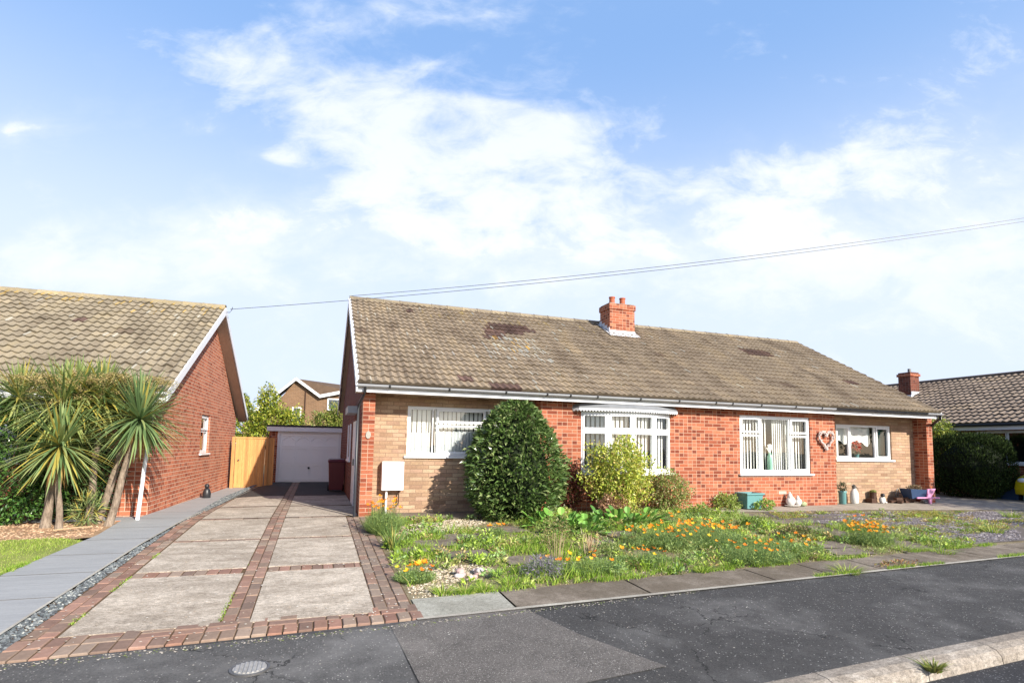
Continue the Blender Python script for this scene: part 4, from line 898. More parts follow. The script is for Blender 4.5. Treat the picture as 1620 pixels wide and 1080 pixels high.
# ------------------------------------------------------------------ rear house
t=thing('house','brown brick house with steep gable seen above the garage','house',(0,0,0))
E_=(-.80,31.0); 
pts=[(-5.5,2.6),(-3.75,3.75),(-2.25,5.75),(-.72,4.62),(.9,5.05),(4,5.05),(4,-.3),(-5.5,-.3)]
q=MB(); q.yprism([(a,b_-.12 if b_>1 else b_) for a,b_ in pts],31.0,31.3); q.build('brick_wall',M['brown'],t)
q=MB(); 
q.add([(-2.28,30.7,5.82),(-.68,30.7,4.68),(1.2,30.7,5.15),(4,30.7,5.2),(4,36,5.85),(-2.3,36,6.0)],[(0,1,2,3,4,5)]); q.add([(-2.28,30.7,5.7),(-.68,30.7,4.56),(1.2,30.7,5.03),(4,30.7,5.08),(4,36,5.7),(-2.3,36,5.88)],[(5,4,3,2,1,0)])
rt=q.build('roof',plain('brown_tiles',(.12,.08,.055),.9,.2,0,.4,3,.6),t)
q=MB(); q.add([(-2.28,30.7,5.82),(-2.3,36,6.),(-5.6,36,2.9),(-5.6,30.7,2.7)],[(0,1,2,3)]); q.build('roof',bpy.data.materials['brown_tiles'],t)
for (xa,za,xb,zb) in ((-5.6,2.68,-2.28,5.80),(-2.28,5.80,-.68,4.66),(-.68,4.66,1.2,5.13),(1.2,5.13,4,5.18)):
    q=MB(); q.yprism([(xa,za-.22),(xb,zb-.22),(xb,zb),(xa,za)],30.66,30.70); q.build('bargeboard',M['whitepaint'],t)
q=MB(); q.add([(-2.28,30.7,5.62),(-.68,30.7,4.5),(-.68,31,4.5),(-2.28,31,5.62)],[(0,1,2,3)]); q.build('soffit',M['soffit'],t)
for (a,b_,c_,d) in ((-2.45,-1.85,2.6,3.75),(-.15,1.0,3.6,4.45)):
    q=MB(); win_frame(q,a,b_,c_,d,30.94,.08,.05); f=q.build('window',M['upvc'],t); q=MB(); q.add([(a,30.97,c_),(b_,30.97,c_),(b_,30.97,d),(a,30.97,d)],[(0,1,2,3)]); q.build('pane',plain('dark_pane_%d'%int(a*10),(.06,.07,.08),.1,.6),f)
q=MB(); q.tube([(-1.62,30.93,0),(-1.62,30.93,4.9)],.04,6); q.build('drainpipe',M['rust'],t)
# rear trees
def tree(label,loc,blobs,n,ln,wd,pal,h,p=None):
    t=thing('tree',label,'tree',loc,0,'trees behind the garage'); parts=[]
    for (cx,cy,cz,rx,ry,rz,fr) in blobs: parts.append(crown((cx,cy,cz),(rx,ry,rz),int(n*fr),ln,wd,pal,(.35,1.05),.22,None,.5,p))
    v,f,c=merge(parts); mesh_obj('crown',v,f,M['leaf'],t,c)
    s=MB(); s.tube([(0,0,-.1),(.05,0,h*.4),(0,.05,h*.75)],[.12,.09,.03],8)
    for (cx,cy,cz,rx,ry,rz,fr) in blobs: s.tube([(0,0,h*.3),(cx*.6,cy*.6,cz*.8),(cx,cy,cz+rz*.6)],[.05,.035,.01],6)
    s.build('trunk',M['bark'],t)
LG=[(.30,.36,.04),(.40,.42,.05),(.20,.27,.03),(.48,.46,.08),(.12,.19,.03)]
tree('broad yellow green tree rising behind the wooden gate and garage',(-2.9,15.0,0),[(-.6,0,1.9,.85,.7,.8,.3),(.35,0,2.1,.9,.7,.9,.3),(1.1,.1,2.0,.6,.6,.75,.2),(.15,0,3.0,.42,.4,.65,.13),(-.75,.1,2.8,.22,.25,.5,.05)],9500,.12,.065,LG,3.)
tree('smaller olive green tree beside the house gutter above the garage roof',(-.1,14.0,0),[(-.3,0,2.0,.7,.6,.65,.5),(.25,0,2.3,.65,.6,.7,.5)],5500,.10,.055,[(.20,.28,.05),(.30,.34,.07),(.13,.2,.03),(.38,.34,.10)],2.8)

# ------------------------------------------------------------------ RIGHT: house, hedge, car, boxes
t=thing('bungalow','right hand bungalow behind the dark hedge with dark ribbed tile roof','bungalow',(0,0,0))
XR,XE,XB=23.0,18.85,27.2
wl=MB()
def wall_yz(mb,x,y0,y1,z0,z1,holes,thick=.12):
    ys=sorted({y0,y1,*[h[0] for h in holes],*[h[1] for h in holes]}); zs=sorted({z0,z1,*[h[2] for h in holes],*[h[3] for h in holes]})
    for i in range(len(ys)-1):
        for j in range(len(zs)-1):
            cy,cz=(ys[i]+ys[i+1])/2,(zs[j]+zs[j+1])/2
            if any(h[0]<cy<h[1] and h[2]<cz<h[3] for h in holes): continue
            mb.add([(x,ys[i],zs[j]),(x,ys[i+1],zs[j]),(x,ys[i+1],zs[j+1]),(x,ys[i],zs[j+1])],[(0,3,2,1)])
    for a,b,c,d in holes: mb.add([(x,a,c),(x,b,c),(x,b,d),(x,a,d),(x+thick,a,c),(x+thick,b,c),(x+thick,b,d),(x+thick,a,d)],[(0,1,5,4),(1,2,6,5),(2,3,7,6),(3,0,4,7)])
wall_yz(wl,19.15,-2.6,11,-.3,2.2,[(-.9,1.62,1.02,2.03)]); wl.build('brick_wall',M['red'],t)
for yy in (-2.6,11): 
    q=MB(); q.add([(19.15,yy,-.3),(26.9,yy,-.3),(26.9,yy,2.15),(XR,yy,4.1),(19.15,yy,2.15)],[(0,1,2,3,4)]); q.build('gable_wall',M['red'],t)
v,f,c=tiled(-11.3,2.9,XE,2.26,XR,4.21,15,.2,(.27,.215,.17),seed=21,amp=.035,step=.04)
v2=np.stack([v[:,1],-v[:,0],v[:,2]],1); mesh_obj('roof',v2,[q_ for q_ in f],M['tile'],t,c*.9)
q=MB(); q.add([(XR,-2.9,4.21),(XR,11.3,4.21),(XB,11.3,2.26),(XB,-2.9,2.26)],[(3,2,1,0)],(.2,.16,.12)); q.build('roof',M['tile'],t)
q=MB(); q.add([(XE+.05,-2.8,2.2),(XE+.05,11.2,2.2),(XR,11.2,4.1),(XR,-2.8,4.1)],[(0,1,2,3)]); q.build('roof_deck',M['soffit'],t)
q=MB(); q.tube([(XR,-2.9,4.21),(XR,11.3,4.21)],.1,8,(.13,.10,.08)); q.build('ridge_tiles',M['tile'],t)
q=MB(); q.box(18.93,18.96,-2.9,11.3,2.05,2.2); q.build('fascia',M['whitepaint'],t); q=MB(); q.box(18.97,19.15,-2.8,11.2,2.1,2.11); q.build('soffit',M['soffit'],t)
q=MB(); q.tube([(18.88,-2.9,2.22),(18.88,11.3,2.22)],.055,8); q.build('gutter',M['blackplastic'],t)
wo=window(t,0,2.52,1.02,2.03,0,[(.05,.85,1.07,1.98,0),(.88,1.75,1.07,1.98,0),(1.78,2.47,1.07,1.98,1)]); wo.rotation_euler=(0,0,Rd(-90)); wo.location=(19.17,1.62,0)
q=MB(); q.box(21.45,21.94,5.20,5.69,3.3,4.52); c2=q.build('chimney',M['side'],t); q=MB(); q.box(21.41,21.98,5.16,5.73,4.36,4.46); q.build('corbel',M['red'],c2); q=MB(); q.tube([(21.7,5.4,4.5),(21.7,5.4,4.68)],.06,8); q.build('flue',M['metal'],c2)
q=MB(); q.box(21.42,21.445,5.17,5.72,3.46,3.60); q.box(21.45,21.94,5.17,5.195,3.48,3.74); q.build('flashing',M['flash'],c2)

t=thing('conifer_hedge','big rounded dark conifer beside the right end of the bungalow, in shade','hedge',(17.82,.95,0))
n=15000; d=rand_dir(n); P=np.sign(d)*np.abs(d)**.72; s_=rng.uniform(.82,1.,n)
lum=1+.04*np.sin(d[:,0]*7+d[:,2]*5)+.03*np.sin(d[:,1]*9-d[:,2]*6)
P=P*np.array([.98,.98,.98])*(s_*lum)[:,None]+np.array([0,0,.95]); P[:,2]=np.maximum(P[:,2],.02)
v,f,c=leaves(P,d*.5+rand_dir(n)*.5+np.array([0,0,.9]),rng.uniform(.05,.10,n),rng.uniform(.02,.035,n),palette(n,[(.025,.045,.012),(.035,.06,.014),(.05,.08,.018),(.018,.03,.008)],.2),cup=.0); mesh_obj('foliage',v,f,M['needle'],t,c)  # leaf colours darkened to carry the shade the conifer stands in
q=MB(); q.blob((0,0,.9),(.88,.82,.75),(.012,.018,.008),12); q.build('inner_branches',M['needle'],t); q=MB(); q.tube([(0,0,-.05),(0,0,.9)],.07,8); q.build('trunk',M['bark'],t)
t_=shrub('leafy_shrub','bright yellow green leafy bush behind the dark conifer','shrub',(18.25,2.25,0),(.95,.8,1.15),1.3,5200,.09,.05,[(.32,.38,.05),(.22,.30,.04),(.42,.44,.09),(.14,.2,.03)],shell=(.55,1.))
shrub('low_shrub','low sunlit shrub at the foot of the right hand bungalow window','shrub',(18.7,.85,0),(.3,.35,.45),.55,900,.05,.03,[(.26,.32,.05),(.18,.25,.04)])
for i,(xx,yy,c_,lb) in enumerate(((18.55,.35,'bluebox','dark blue storage box right of the conifer'),(18.5,-.22,'teal','small teal storage box beside the yellow car'))):
    t=thing('storage_box',lb,'box',(xx,yy,0)); q=MB(); s=.3 if i==0 else .13
    q.box(-.3,.3,-s,s,.0,.33); q.build('body',M[c_],t,bevel=.01); q=MB(); q.box(-.32,.32,-s-.02,s+.02,.331,.36); q.build('lid',M[c_],t,bevel=.008)

t_=shrub('shade_shrub','tall leafy bush at the far right shading the path','shrub',(18.7,-5.3,0),(2.5,1.2,1.35),2.9,6500,.16,.10,[(.10,.16,.04),(.14,.2,.05)],shell=(.4,1.))
t_=shrub('shade_shrub','rounded garden bush at the far right edge of the slate bed','shrub',(13.5,-4.5,-.1),(.55,.5,.5),.55,1500,.07,.04,[(.10,.16,.04),(.14,.2,.05)],shell=(.4,1.))
# yellow car, nose to the left
t=thing('parked_car','yellow hatchback whose rounded nose shows at the right edge','car',(17.98,-.75,-.02),Rd(0))
prof=[(0,.22),(-.03,.38),(.03,.55),(.16,.66),(.50,.76),(.98,.84),(1.45,1.18),(1.75,1.25),(2.6,1.25),(3.25,1.12),(3.55,.80),(3.62,.55),(3.60,.22)]
def arch(cx,r,n=9): return [(cx+r*cos(pi*i/n),.20+r*sin(pi*i/n)) for i in range(n+1)]
low=[(3.60,.2)]+arch(2.98,.33)+arch(.62,.33)+[(0.02,.2)]
body=MB(); outline=prof+low
# rounded body: three sections across the width
n=len(outline); secs=[(-.78,.94,.985),(-.70,1.,1.),(-.3,1.,1.02),(.3,1.,1.02),(.70,1.,1.),(.78,.94,.985)]
vs=[]
for (yy,sx,sz) in secs:
    for (a,b_) in outline:
        tuck=1. if b_<.8 else (.86 if abs(yy)>.6 else .9); vs.append((1.8+(a-1.8)*sx-(.06 if abs(yy)<.5 and a<.3 else 0),yy*tuck,b_*sz if b_>.8 else b_))
fs=[(s*n+i,s*n+(i+1)%n,(s+1)*n+(i+1)%n,(s+1)*n+i) for s in range(len(secs)-1) for i in range(n)]
body.add(vs,fs); bo=body.build('body',M['yellowcar'],t,smooth=True)
sdm=MB()
for sgn in (-1,1):
    vv=[(1.8+(a-1.8)*.94,sgn*.78*(1. if b_<.8 else .86),b_*.985 if b_>.8 else b_) for a,b_ in outline]; sdm.add(vv,[tuple(range(n)) if sgn<0 else tuple(range(n))[::-1]])
sdm.build('side_panel',M['yellowcar'],t)
q=MB()
for sgn in (-1,1): q.add([(1.12,sgn*.735,.86),(3.2,sgn*.735,.86),(3.0,sgn*.69,1.14),(1.55,sgn*.69,1.14)],[(0,1,2,3) if sgn<0 else (3,2,1,0)])
q.add([(1.0,-.62,.865),(1.0,.62,.865),(1.42,.58,1.19),(1.42,-.58,1.19)],[(0,3,2,1)]); q.build('window_glass',plain('car_glass',(.05,.07,.09),.08,.8),t)
for xx in (.62,2.98):
    for yy in (-.70,.70):
        q=MB(); q.tube([(xx,yy-.09,.28),(xx,yy+.09,.28)],.28,24); wh=q.build('wheel',M['rubber'],t); q=MB(); q.tube([(xx,yy-.1,.28),(xx,yy+.1,.28)],.17,16); q.build('rim',M['metal'],wh)
for yy in (-.55,.55): q=MB(); q.blob((.06,yy,.60),(.08,.14,.07)); q.build('headlight',M['upvc'],t,smooth=True)

# ------------------------------------------------------------------ telephone wires
def wire(a,b,sag,label):
    a=np.array(a);b=np.array(b); pts=[a+(b-a)*q+np.array([0,0,-sag*4*q*(1-q)]) for q in np.linspace(0,1,24)]
    m_=MB(); m_.tube(pts,.0065,5); tag(m_.build('telephone_wire',M['blackplastic']),label,'wire','overhead telephone wires')
wire((20.2,-3.6,8.05),(-.14,4.2,5.04),.28,'upper overhead wire ending at the near end of the main ridge')
wire((20.2,-3.7,7.93),(-2.95,4.9,4.58),.33,'lower overhead wire running on to the left bungalow gable')

# ------------------------------------------------------------------ ornaments by the right recess
t=thing('teal_urn','tall teal pot with dark plant in the corner beside the red wall','plant pot',(11.62,.12,0))
q=MB(); q.lathe(0,0,[(.06,0),(.08,.02),(.085,.28),(.1,.3),(.1,.33),(.08,.33)],16); q.build('pot',M['teal'],t,smooth=True)
v,f,c=crown((0,0,.42),(.1,.1,.12),160,.06,.025,[(.03,.05,.03),(.05,.09,.03)],(.2,1.)); mesh_obj('foliage',v,f,M['leaf'],t,c)
t=thing('stone_statue','slim white and black heron like garden statue beside the teal pot','statue',(12.05,.15,0))
q=MB(); q.lathe(0,0,[(.07,0),(.09,.03),(.10,.15),(.09,.28),(.05,.36),(.035,.40)],12,sx=1.1); q.build('body',M['stonewhite'],t,smooth=True)
q=MB(); q.tube([(0,0,.38),(-.03,-.02,.44),(-.05,-.03,.47)],[.04,.05,.03],8); q.tube([(-.04,-.02,.46),(.06,-.03,.41),(.13,-.03,.33)],[.02,.012,.003],6); q.build('head',M['metal'],t,smooth=True)
t=thing('dog_statue','white seated animal figure next to a dark brown log','ornament',(12.95,.1,0))
q=MB(); q.blob((0,0,.09),(.085,.07,.10),None,12); q.blob((-.05,-.04,.03),(.04,.05,.03)); q.blob((.05,-.04,.03),(.04,.05,.03)); q.build('body',M['stonewhite'],t,smooth=True)
q=MB(); q.blob((-.02,-.03,.21),(.05,.055,.05),None,10); q.blob((-.055,-.07,.20),(.025,.03,.02)); q.build('head',M['blackplastic'],t,smooth=True)
t=thing('log_stump','dark brown upright stump with mossy top behind the white figure','ornament',(12.82,.24,0))
q=MB(); q.lathe(0,0,[(.1,0),(.09,.05),(.075,.2),(.08,.27),(.05,.285)],11); q.box(-.18,.0,-.1,.08,0,.12); q.build('wood',M['rust'],t); q=MB(); q.blob((0,0,.30),(.1,.08,.035),(.2,.22,.06),9,.2); q.build('moss',M['leaf'],t)
t=thing('garden_mirror','small tilted oval hoop leaning on the stacked bricks','ornament',(13.62,.2,.14))
q=MB(); pts=[(.045*cos(a)-.06*0+.04*sin(a),0,.10+.11*sin(a)+.0) for a in [tau*i/20 for i in range(21)]]; pts=[(p[0]-.05*(p[2]-.1)*8*.2,p[1],p[2]) for p in pts]; q.tube(pts,.014,6); q.build('hoop',M['blackplastic'],t)
q=MB(); q.lathe(0,0,[(.03,0),(.03,.01)],8); q.build('foot',M['blackplastic'],t)
bk=[(13.30,.1,0,.1,0),(13.52,.08,0,0,0),(13.75,.06,0,.15,0),(13.55,.12,.066,-.1,0),(13.92,.12,0,-.3,0),(13.42,-.02,0,.5,0)]
lbs=['loose brick lying leftmost on the right concrete path','brick under the tilted hoop','pinkish loose brick right of the hoop','brick laid on top of another below the hoop','loose brick nearest the pink planter','small loose brick in front of the stacked bricks']
for (xx,yy,zz_,rz,_),lb in zip(bk,lbs):
    q=MB(); q.box(-.105,.105,-.05,.05,0,.064,(.16,.07,.05)); o=q.build('loose_brick',M['rust'],bevel=.004); o.location=(xx,yy,zz_+.008); o.rotation_euler=(0,0,rz); tag(o,lb,'brick','loose bricks on the right hand path')
# pink wheelbarrow planter
t=thing('wheelbarrow_planter','small pink and dark wooden wheelbarrow planter beside the right pier','planter',(14.05,-.02,.0),Rd(-8)); t.scale=(1.05,1.,1.05)
q=MB(); q.add([(-.28,-.13,.12),(.12,-.13,.12),(.12,.13,.12),(-.28,.13,.12),(-.36,-.18,.36),(.18,-.18,.34),(.18,.18,.34),(-.36,.18,.36)],[(3,2,1,0),(0,1,5,4),(1,2,6,5),(2,3,7,6),(3,0,4,7)]); q.build('tub',M['bluebox'],t,bevel=.006)
q=MB(); q.add([(.10,-.19,.12),(.20,-.19,.12),(.36,-.19,.37),(.12,-.19,.36),(.10,-.15,.12),(.20,-.15,.12),(.36,-.15,.37),(.12,-.15,.36)],[(0,1,2,3),(4,7,6,5),(0,4,5,1),(1,5,6,2),(2,6,7,3),(3,7,4,0)]); q.build('side_board',M['pink'],t)
for yy in (-.2,.14): q=MB(); q.box(-.2,.46,yy,yy+.035,.13,.165); q.build('handle',M['pink'],t,bevel=.004)
q=MB(); q.add([(.16,-.2,.0),(.21,-.2,.0),(.24,-.2,.14),(.14,-.2,.14),(.16,-.165,.0),(.21,-.165,.0),(.24,-.165,.14),(.14,-.165,.14)],[(0,1,2,3),(4,7,6,5),(0,4,5,1),(1,5,6,2),(2,6,7,3),(3,7,4,0)]); q.build('leg',M['pink'],t)
q=MB(); q.tube([(-.30,-.025,.075),(-.30,.025,.075)],.075,16); q.build('wheel',M['rust'],t)
v,f,c=crown((-.08,0,.38),(.22,.13,.06),260,.05,.022,[(.28,.18,.10),(.35,.3,.2),(.15,.12,.05)],(.2,1.)); mesh_obj('dry_plants',v,f,M['leaf'],t,c)
for i,(xx,yy,lb) in enumerate(((14.42,.05,'grey rock between the pink planter and the pier'),(14.25,-.12,'pale flat rock in front of the pink planter'),(13.78,.3,'grey rock left of the pink planter'))):
    q=MB(); q.blob((0,0,.03),(.11,.08,.05),(.3,.29,.28),9,.2,5); o=q.build('rock',M['stone']); o.location=(xx,yy,.006); tag(o,lb,'rock','rocks by the right pier')
# bird ornaments by the red wall
t=thing('bird_ornament','pair of round white garden birds sitting on a pale dish by the wall','ornament',(9.78,-.12,.006))
q=MB(); q.lathe(0,0,[(.12,0),(.2,.02),(.22,.035)],18,sx=1.,sy=.6); q.build('dish',M['stonewhite'],t)
for (a,s,z0) in ((-.06,1.,.02),(.17,.75,.02)):
    q=MB(); q.blob((a,0,z0+.11*s),(.12*s,.09*s,.11*s),None,14,.02,8); q.lathe(a-.02*s,0,[(.07*s,z0+.17*s),(.05*s,z0+.24*s),(.02*s,z0+.30*s),(.004,z0+.33*s)],10); q.build('bird',M['stonewhite'],t,smooth=True)
t=thing('moss_ball','small pale green rounded stone right of the white birds','ornament',(10.12,.0-.1,0)); q=MB(); q.blob((0,0,.06),(.09,.07,.06),(.32,.36,.2),10,.1); q.build('stone',M['stone'],t)
t=thing('vase','tall pale green vase with white twigs standing inside the picture window','vase',(9.36,.11,.80))
q=MB(); q.lathe(0,0,[(.05,0),(.06,.02),(.062,.3),(.05,.38),(.03,.42),(.035,.45)],14); q.build('vase_body',plain('green_glass',(.25,.48,.36),.3,.5),t,smooth=True); q=MB()
for i in range(14): a=random.uniform(0,tau); r_=random.uniform(.04,.12); q.tube([(0,0,.42),(cos(a)*r_,sin(a)*.03,.55+random.uniform(0,.12))],[.006,.012],5)
q.build('twigs',M['blind'],t)
t=thing('potted_flower','red orchid in a small teal pot on the right window sill','pot plant',(12.62,.50,1.15))
q=MB(); q.lathe(0,0,[(.04,0),(.055,.08),(.05,.09)],12); q.build('pot',M['teal'],t); v,f,c=crown((0,0,.30),(.10,.05,.14),70,.09,.05,[(.55,.05,.03),(.62,.10,.05)],(.2,1.)); mesh_obj('bloom',v,f,M['petal'],t,c); v,f,c=crown((0,0,.13),(.1,.05,.05),30,.1,.03,[(.08,.15,.08)],(.2,1.)); mesh_obj('leaves',v,f,M['leaf'],t,c)

# manhole cover
mx,my=-1.115,-6.19; t=thing('manhole_cover','small round metal cover with ribbed lid set in the footway','manhole cover',(mx,my,gz(mx,my)))
q=MB(); q.lathe(0,0,[(.125,-.004),(.125,.008),(.108,.008),(.108,.003)],32); q.build('frame',M['metal'],t); q=MB(); q.lathe(0,0,[(.104,.002),(.104,.009)],32)
for i in range(-3,4): 
    w=math.sqrt(max(0,.098**2-(i*.027)**2)); q.box(i*.027-.007,i*.027+.007,-w,w,.0085,.0150)
q.build('lid',plain('lid_metal',(.38,.37,.35),.6,.4,.2,.45,26,.5),t)

# ------------------------------------------------------------------ garden planting
def inpoly(x,y,poly):
    c=np.zeros(len(x),bool); j=len(poly)-1
    for i in range(len(poly)):
        xi,yi=poly[i]; xj,yj=poly[j]
        c^=((yi>y)!=(yj>y))&(x<(xj-xi)*(y-yi)/(yj-yi+1e-12)+xi); j=i
    return c
def gzv(x,y): return np.where(y<0,.033*y,0.)
def fbm(x,y,s,seed=0):
    r=np.random.default_rng(seed); o=np.zeros_like(x); a=1.;
    for k in range(4):
        for q in range(3):
            th=r.uniform(0,tau); ph=r.uniform(0,tau); o+=a*np.sin((x*np.cos(th)+y*np.sin(th))*s*2**k*r.uniform(.8,1.3)+ph)
        a*=.6
    return o/4.
GP=[(.16,gy(.16)+.05),(9.1,gy(9.1)+.05),(8.8,-3.6),(7.7,-1.6),(7.3,-.6),(5,.1),(2.6,-.5),(.16,-.5)]
# stepping slabs keep-out
SL=[(o_.bound_box,) for o_ in []]
slab_xy=[at(a,b_) for a,b_ in ((800,838),(735,850),(690,860),(672,872),(740,878),(835,886),(960,860),(985,846),(1060,828),(1110,815),(1190,816),(1240,826),(1290,836),(1330,846),(1380,850),(1420,861),(1460,871),(1310,862),(1340,873))]
def keep(x,y,rad=.27,strength=.85):
    rad=rad*1.12; strength=min(.97,strength*1.1)
    k=np.ones(len(x),bool)
    for sx,sy in slab_xy: k&=~((np.abs(x-sx)<rad)&(np.abs(y-sy)<rad*.8)&(rng.random(len(x))<strength))
    return k
grav=[at(a,b_)+(r_,) for a,b_,r_ in ((690,835,.5),(655,842,.28),(730,826,.3),(672,938,.3),(705,908,.34),(740,900,.2),(1040,893,.22),(1330,880,.2),(1280,880,.15),(660,905,.16))]
def in_gravel(x,y,k=1.):
    m_=np.zeros(len(x),bool)
    for gx,gy_,r_ in grav: m_|=((x-gx)**2/(1.3*r_*k)**2+(y-gy_)**2/(r_*k)**2)<1
    return m_
# gravel bits
def bits(name,label,n,poly,size,pal,seed,mask=None,flat=.6,p=None,kind='stuff',zoff=0.):
    xs=np.array([p_[0] for p_ in poly]); ys=np.array([p_[1] for p_ in poly])
    x=rng.uniform(xs.min(),xs.max(),n*6); y=rng.uniform(ys.min(),ys.max(),n*6); k=inpoly(x,y,poly)
    if mask is not None: k&=mask(x,y)
    x=x[k][:n]; y=y[k][:n]; m_=len(x); s=rng.uniform(size[0],size[1],m_)
    o8=np.array([(1,0,0),(0,1,0),(-1,0,0),(0,-1,0),(0,0,1),(.6,.6,.45),(-.6,.5,.5)]); 
    a=rng.uniform(0,tau,m_); ca,sa=np.cos(a),np.sin(a); el=rng.uniform(.6,1.4,m_)
    base=np.array([(1,0,0),(.2,.8,0),(-.8,.4,0),(-.6,-.7,0),(.5,-.8,0),(.35,.1,1),(-.35,-.1,.85)])
    B=base[None]*s[:,None,None]*(1+rng.uniform(-.25,.25,(m_,7,3))); B[:,:,2]*=flat
    X=B[:,:,0]*el[:,None]; Y=B[:,:,1]; V=np.stack([x[:,None]+X*ca[:,None]-Y*sa[:,None],y[:,None]+X*sa[:,None]+Y*ca[:,None],(gzv(x,y)+zoff)[:,None]+B[:,:,2]],2)
    if seed==99: V[:,:,2]+=0
    fs=np.array([(0,1,5),(1,2,6),(1,6,5),(2,3,6),(3,4,6),(4,5,6),(4,0,5)]); F=(fs[None]+(np.arange(m_)*7)[:,None,None]).reshape(-1,3)
    c=palette(m_,pal,.18,p); o=mesh_obj(name,V.reshape(-1,3),F.tolist(),M['stone'],None,np.repeat(c,7,axis=0)); tag(o,label,'gravel',None,kind); return o
bits('gravel','cream and white gravel scattered between the weeds of the front garden',9000,GP,(.008,.018),[(.50,.43,.31),(.62,.56,.44),(.40,.32,.21),(.28,.21,.14)],1,lambda x,y:in_gravel(x,y,1.1)&keep(x,y),p=[.4,.3,.2,.1])
bits('gravel_scatter','thin scatter of brown and cream gravel over the whole bed',9000,GP,(.006,.016),[(.42,.34,.22),(.52,.46,.34),(.30,.22,.14),(.2,.15,.09)],2,lambda x,y:keep(x,y,.25,.6))
SB=[(8.35,-.8),(11.,-1.0),(16.2,-1.8),(20,-2.2),(20,-3.9),(9.3,-4.2),(8.9,-3.9),(9.0,-3.0),(7.95,-1.6)]
bits('slate_chips','purple grey slate chips covering the right garden bed',14000,SB,(.015,.04),[(.17,.15,.155),(.26,.23,.24),(.10,.088,.09),(.42,.39,.37)],3,lambda x,y:fbm(x,y,1.8,5)<.45,flat=.4,p=[.4,.3,.2,.1])
bits('slate_strip','grey slate chips in the strip beside the driveway bricks',7000,[(-2.90,-5.7),(-2.735,-5.7),(-2.735,4),(-2.45,8.5),(-2.36,8.5),(-2.56,2.5),(-2.83,-2.)],(.008,.02),[(.10,.115,.12),(.17,.185,.19),(.06,.065,.07),(.34,.35,.32)],4,zoff=.008,p=[.4,.3,.2,.1])
bits('debris','pale petals and leaf crumbs scattered on the drive',900,[(-2.7,-5.6),(.1,-5.5),(.1,-.2),(-2.6,-.2)],(.005,.013),[(.6,.52,.42),(.5,.4,.3),(.7,.66,.58)],6,zoff=.017,flat=.15)
bits('debris','dark and pale grit gathered along the foot of the drive edge',700,[(-2.9,-5.83),(.1,-5.68),(3,-5.46),(3,-5.40),(.1,-5.6),(-2.9,-5.72)],(.004,.010),[(.4,.36,.3),(.2,.17,.13),(.5,.45,.38),(.16,.2,.06)],17,zoff=.003,flat=.3)
bits('debris','pale grit and blossom crumbs scattered on the tarmac footway',500,[(-3,-7.2),(8,-6.8),(9,-5.1),(0.1,-5.6),(-3,-5.75)],(.003,.008),[(.5,.46,.4),(.6,.58,.52),(.35,.3,.25)],7,zoff=.002,flat=.15)
bits('soil_clods','lumps of dry sandy earth and leaf litter below the cordylines',3500,[(-7,-1.42),(-3.95,-1.36),(-3.62,-1.1),(-3.66,.0),(-7,.3)],(.008,.03),[(.46,.30,.18),(.56,.40,.26),(.34,.2,.12),(.22,.13,.08)],31,zoff=.004,flat=.5)
bits('leaf_litter','brown and orange fallen leaves under the dark bush and shrubs',420,[(2.1,-1.7),(5.6,-1.7),(5.8,-.9),(3.6,-.9),(2.0,-1.3)],(.012,.026),[(.45,.22,.08),(.34,.16,.06),(.5,.34,.16)],35,zoff=.01,flat=.2)
# cobbles
for i in range(16):
    px=random.uniform(722,760); py_=random.uniform(903,918) if i>5 else random.uniform(905,912); xx,yy=at(px,py_)
    q=MB(); s=random.uniform(.028,.045); q.blob((0,0,s*.5),(s*1.25,s,s*.7),random.choice([(.52,.36,.32),(.60,.50,.42),(.42,.34,.32),(.62,.55,.50)]),9,.08,6)
    o=q.build('cobble',M['stone'],smooth=True); o.location=(xx,yy,gz(xx,yy)+(.03 if i<6 else 0)); o.rotation_euler=(0,0,random.uniform(0,6)); tag(o,'smooth pinkish cobble in the small heap among the white gravel','cobble','cobbles heaped in the front garden')
# weedy grass over the bed
GRN=[(.22,.36,.04),(.30,.46,.055),(.15,.27,.03),(.42,.52,.09),(.52,.48,.18)]
def grass(name,label,poly,n,h,w,mask,pal=GRN,p=[.3,.28,.2,.15,.07],leanf=.6,zoff=0,cat='grass'):
    xs=np.array([p_[0] for p_ in poly]); ys=np.array([p_[1] for p_ in poly]); N_=n*5
    x=rng.uniform(xs.min(),xs.max(),N_); y=rng.uniform(ys.min(),ys.max(),N_)
    if name=='grass': x+=.05*np.sin(x*40+y*31); y+=.05*np.sin(y*37-x*23)
    k=inpoly(x,y,poly)
    if mask is not None: k&=mask(x,y)
    x=x[k][:n]; y=y[k][:n]; m_=len(x); H_=rng.uniform(h[0],h[1],m_)*np.clip(.75+.75*fbm(x,y,4.5,8)+.25*fbm(x,y,13.,9),.2,1.7); ln=rng.normal(0,1,(m_,2))*H_[:,None]*leanf*.7
    P=np.stack([x,y,gzv(x,y)+zoff],1); v,f,c=blades(P,H_,w,ln,palette(m_,pal,.2,p)); o=mesh_obj(name,v,f,M['grassblade'],None,c); tag(o,label,cat,None,'stuff'); return o
gm=lambda th,kk=1.: (lambda x,y:(fbm(x,y,1.9,3)+rng.normal(0,.12,len(x))>th)&keep(x,y)&~(in_gravel(x,y,.9*kk)&(rng.random(len(x))<.93)))
grass('grass','bright green weedy grass spread over the gravel garden',GP,25000,(.05,.15),.010,gm(-.12))
grass('grass_short','short sparse weeds between gravel and slabs',GP,17000,(.02,.06),.008,lambda x,y:keep(x,y,.24,.8)&~(in_gravel(x,y)&(rng.random(len(x))<.85)),pal=[(.22,.30,.05),(.34,.36,.10),(.45,.38,.18),(.16,.22,.04)],p=[.35,.3,.2,.15],leanf=1.2)
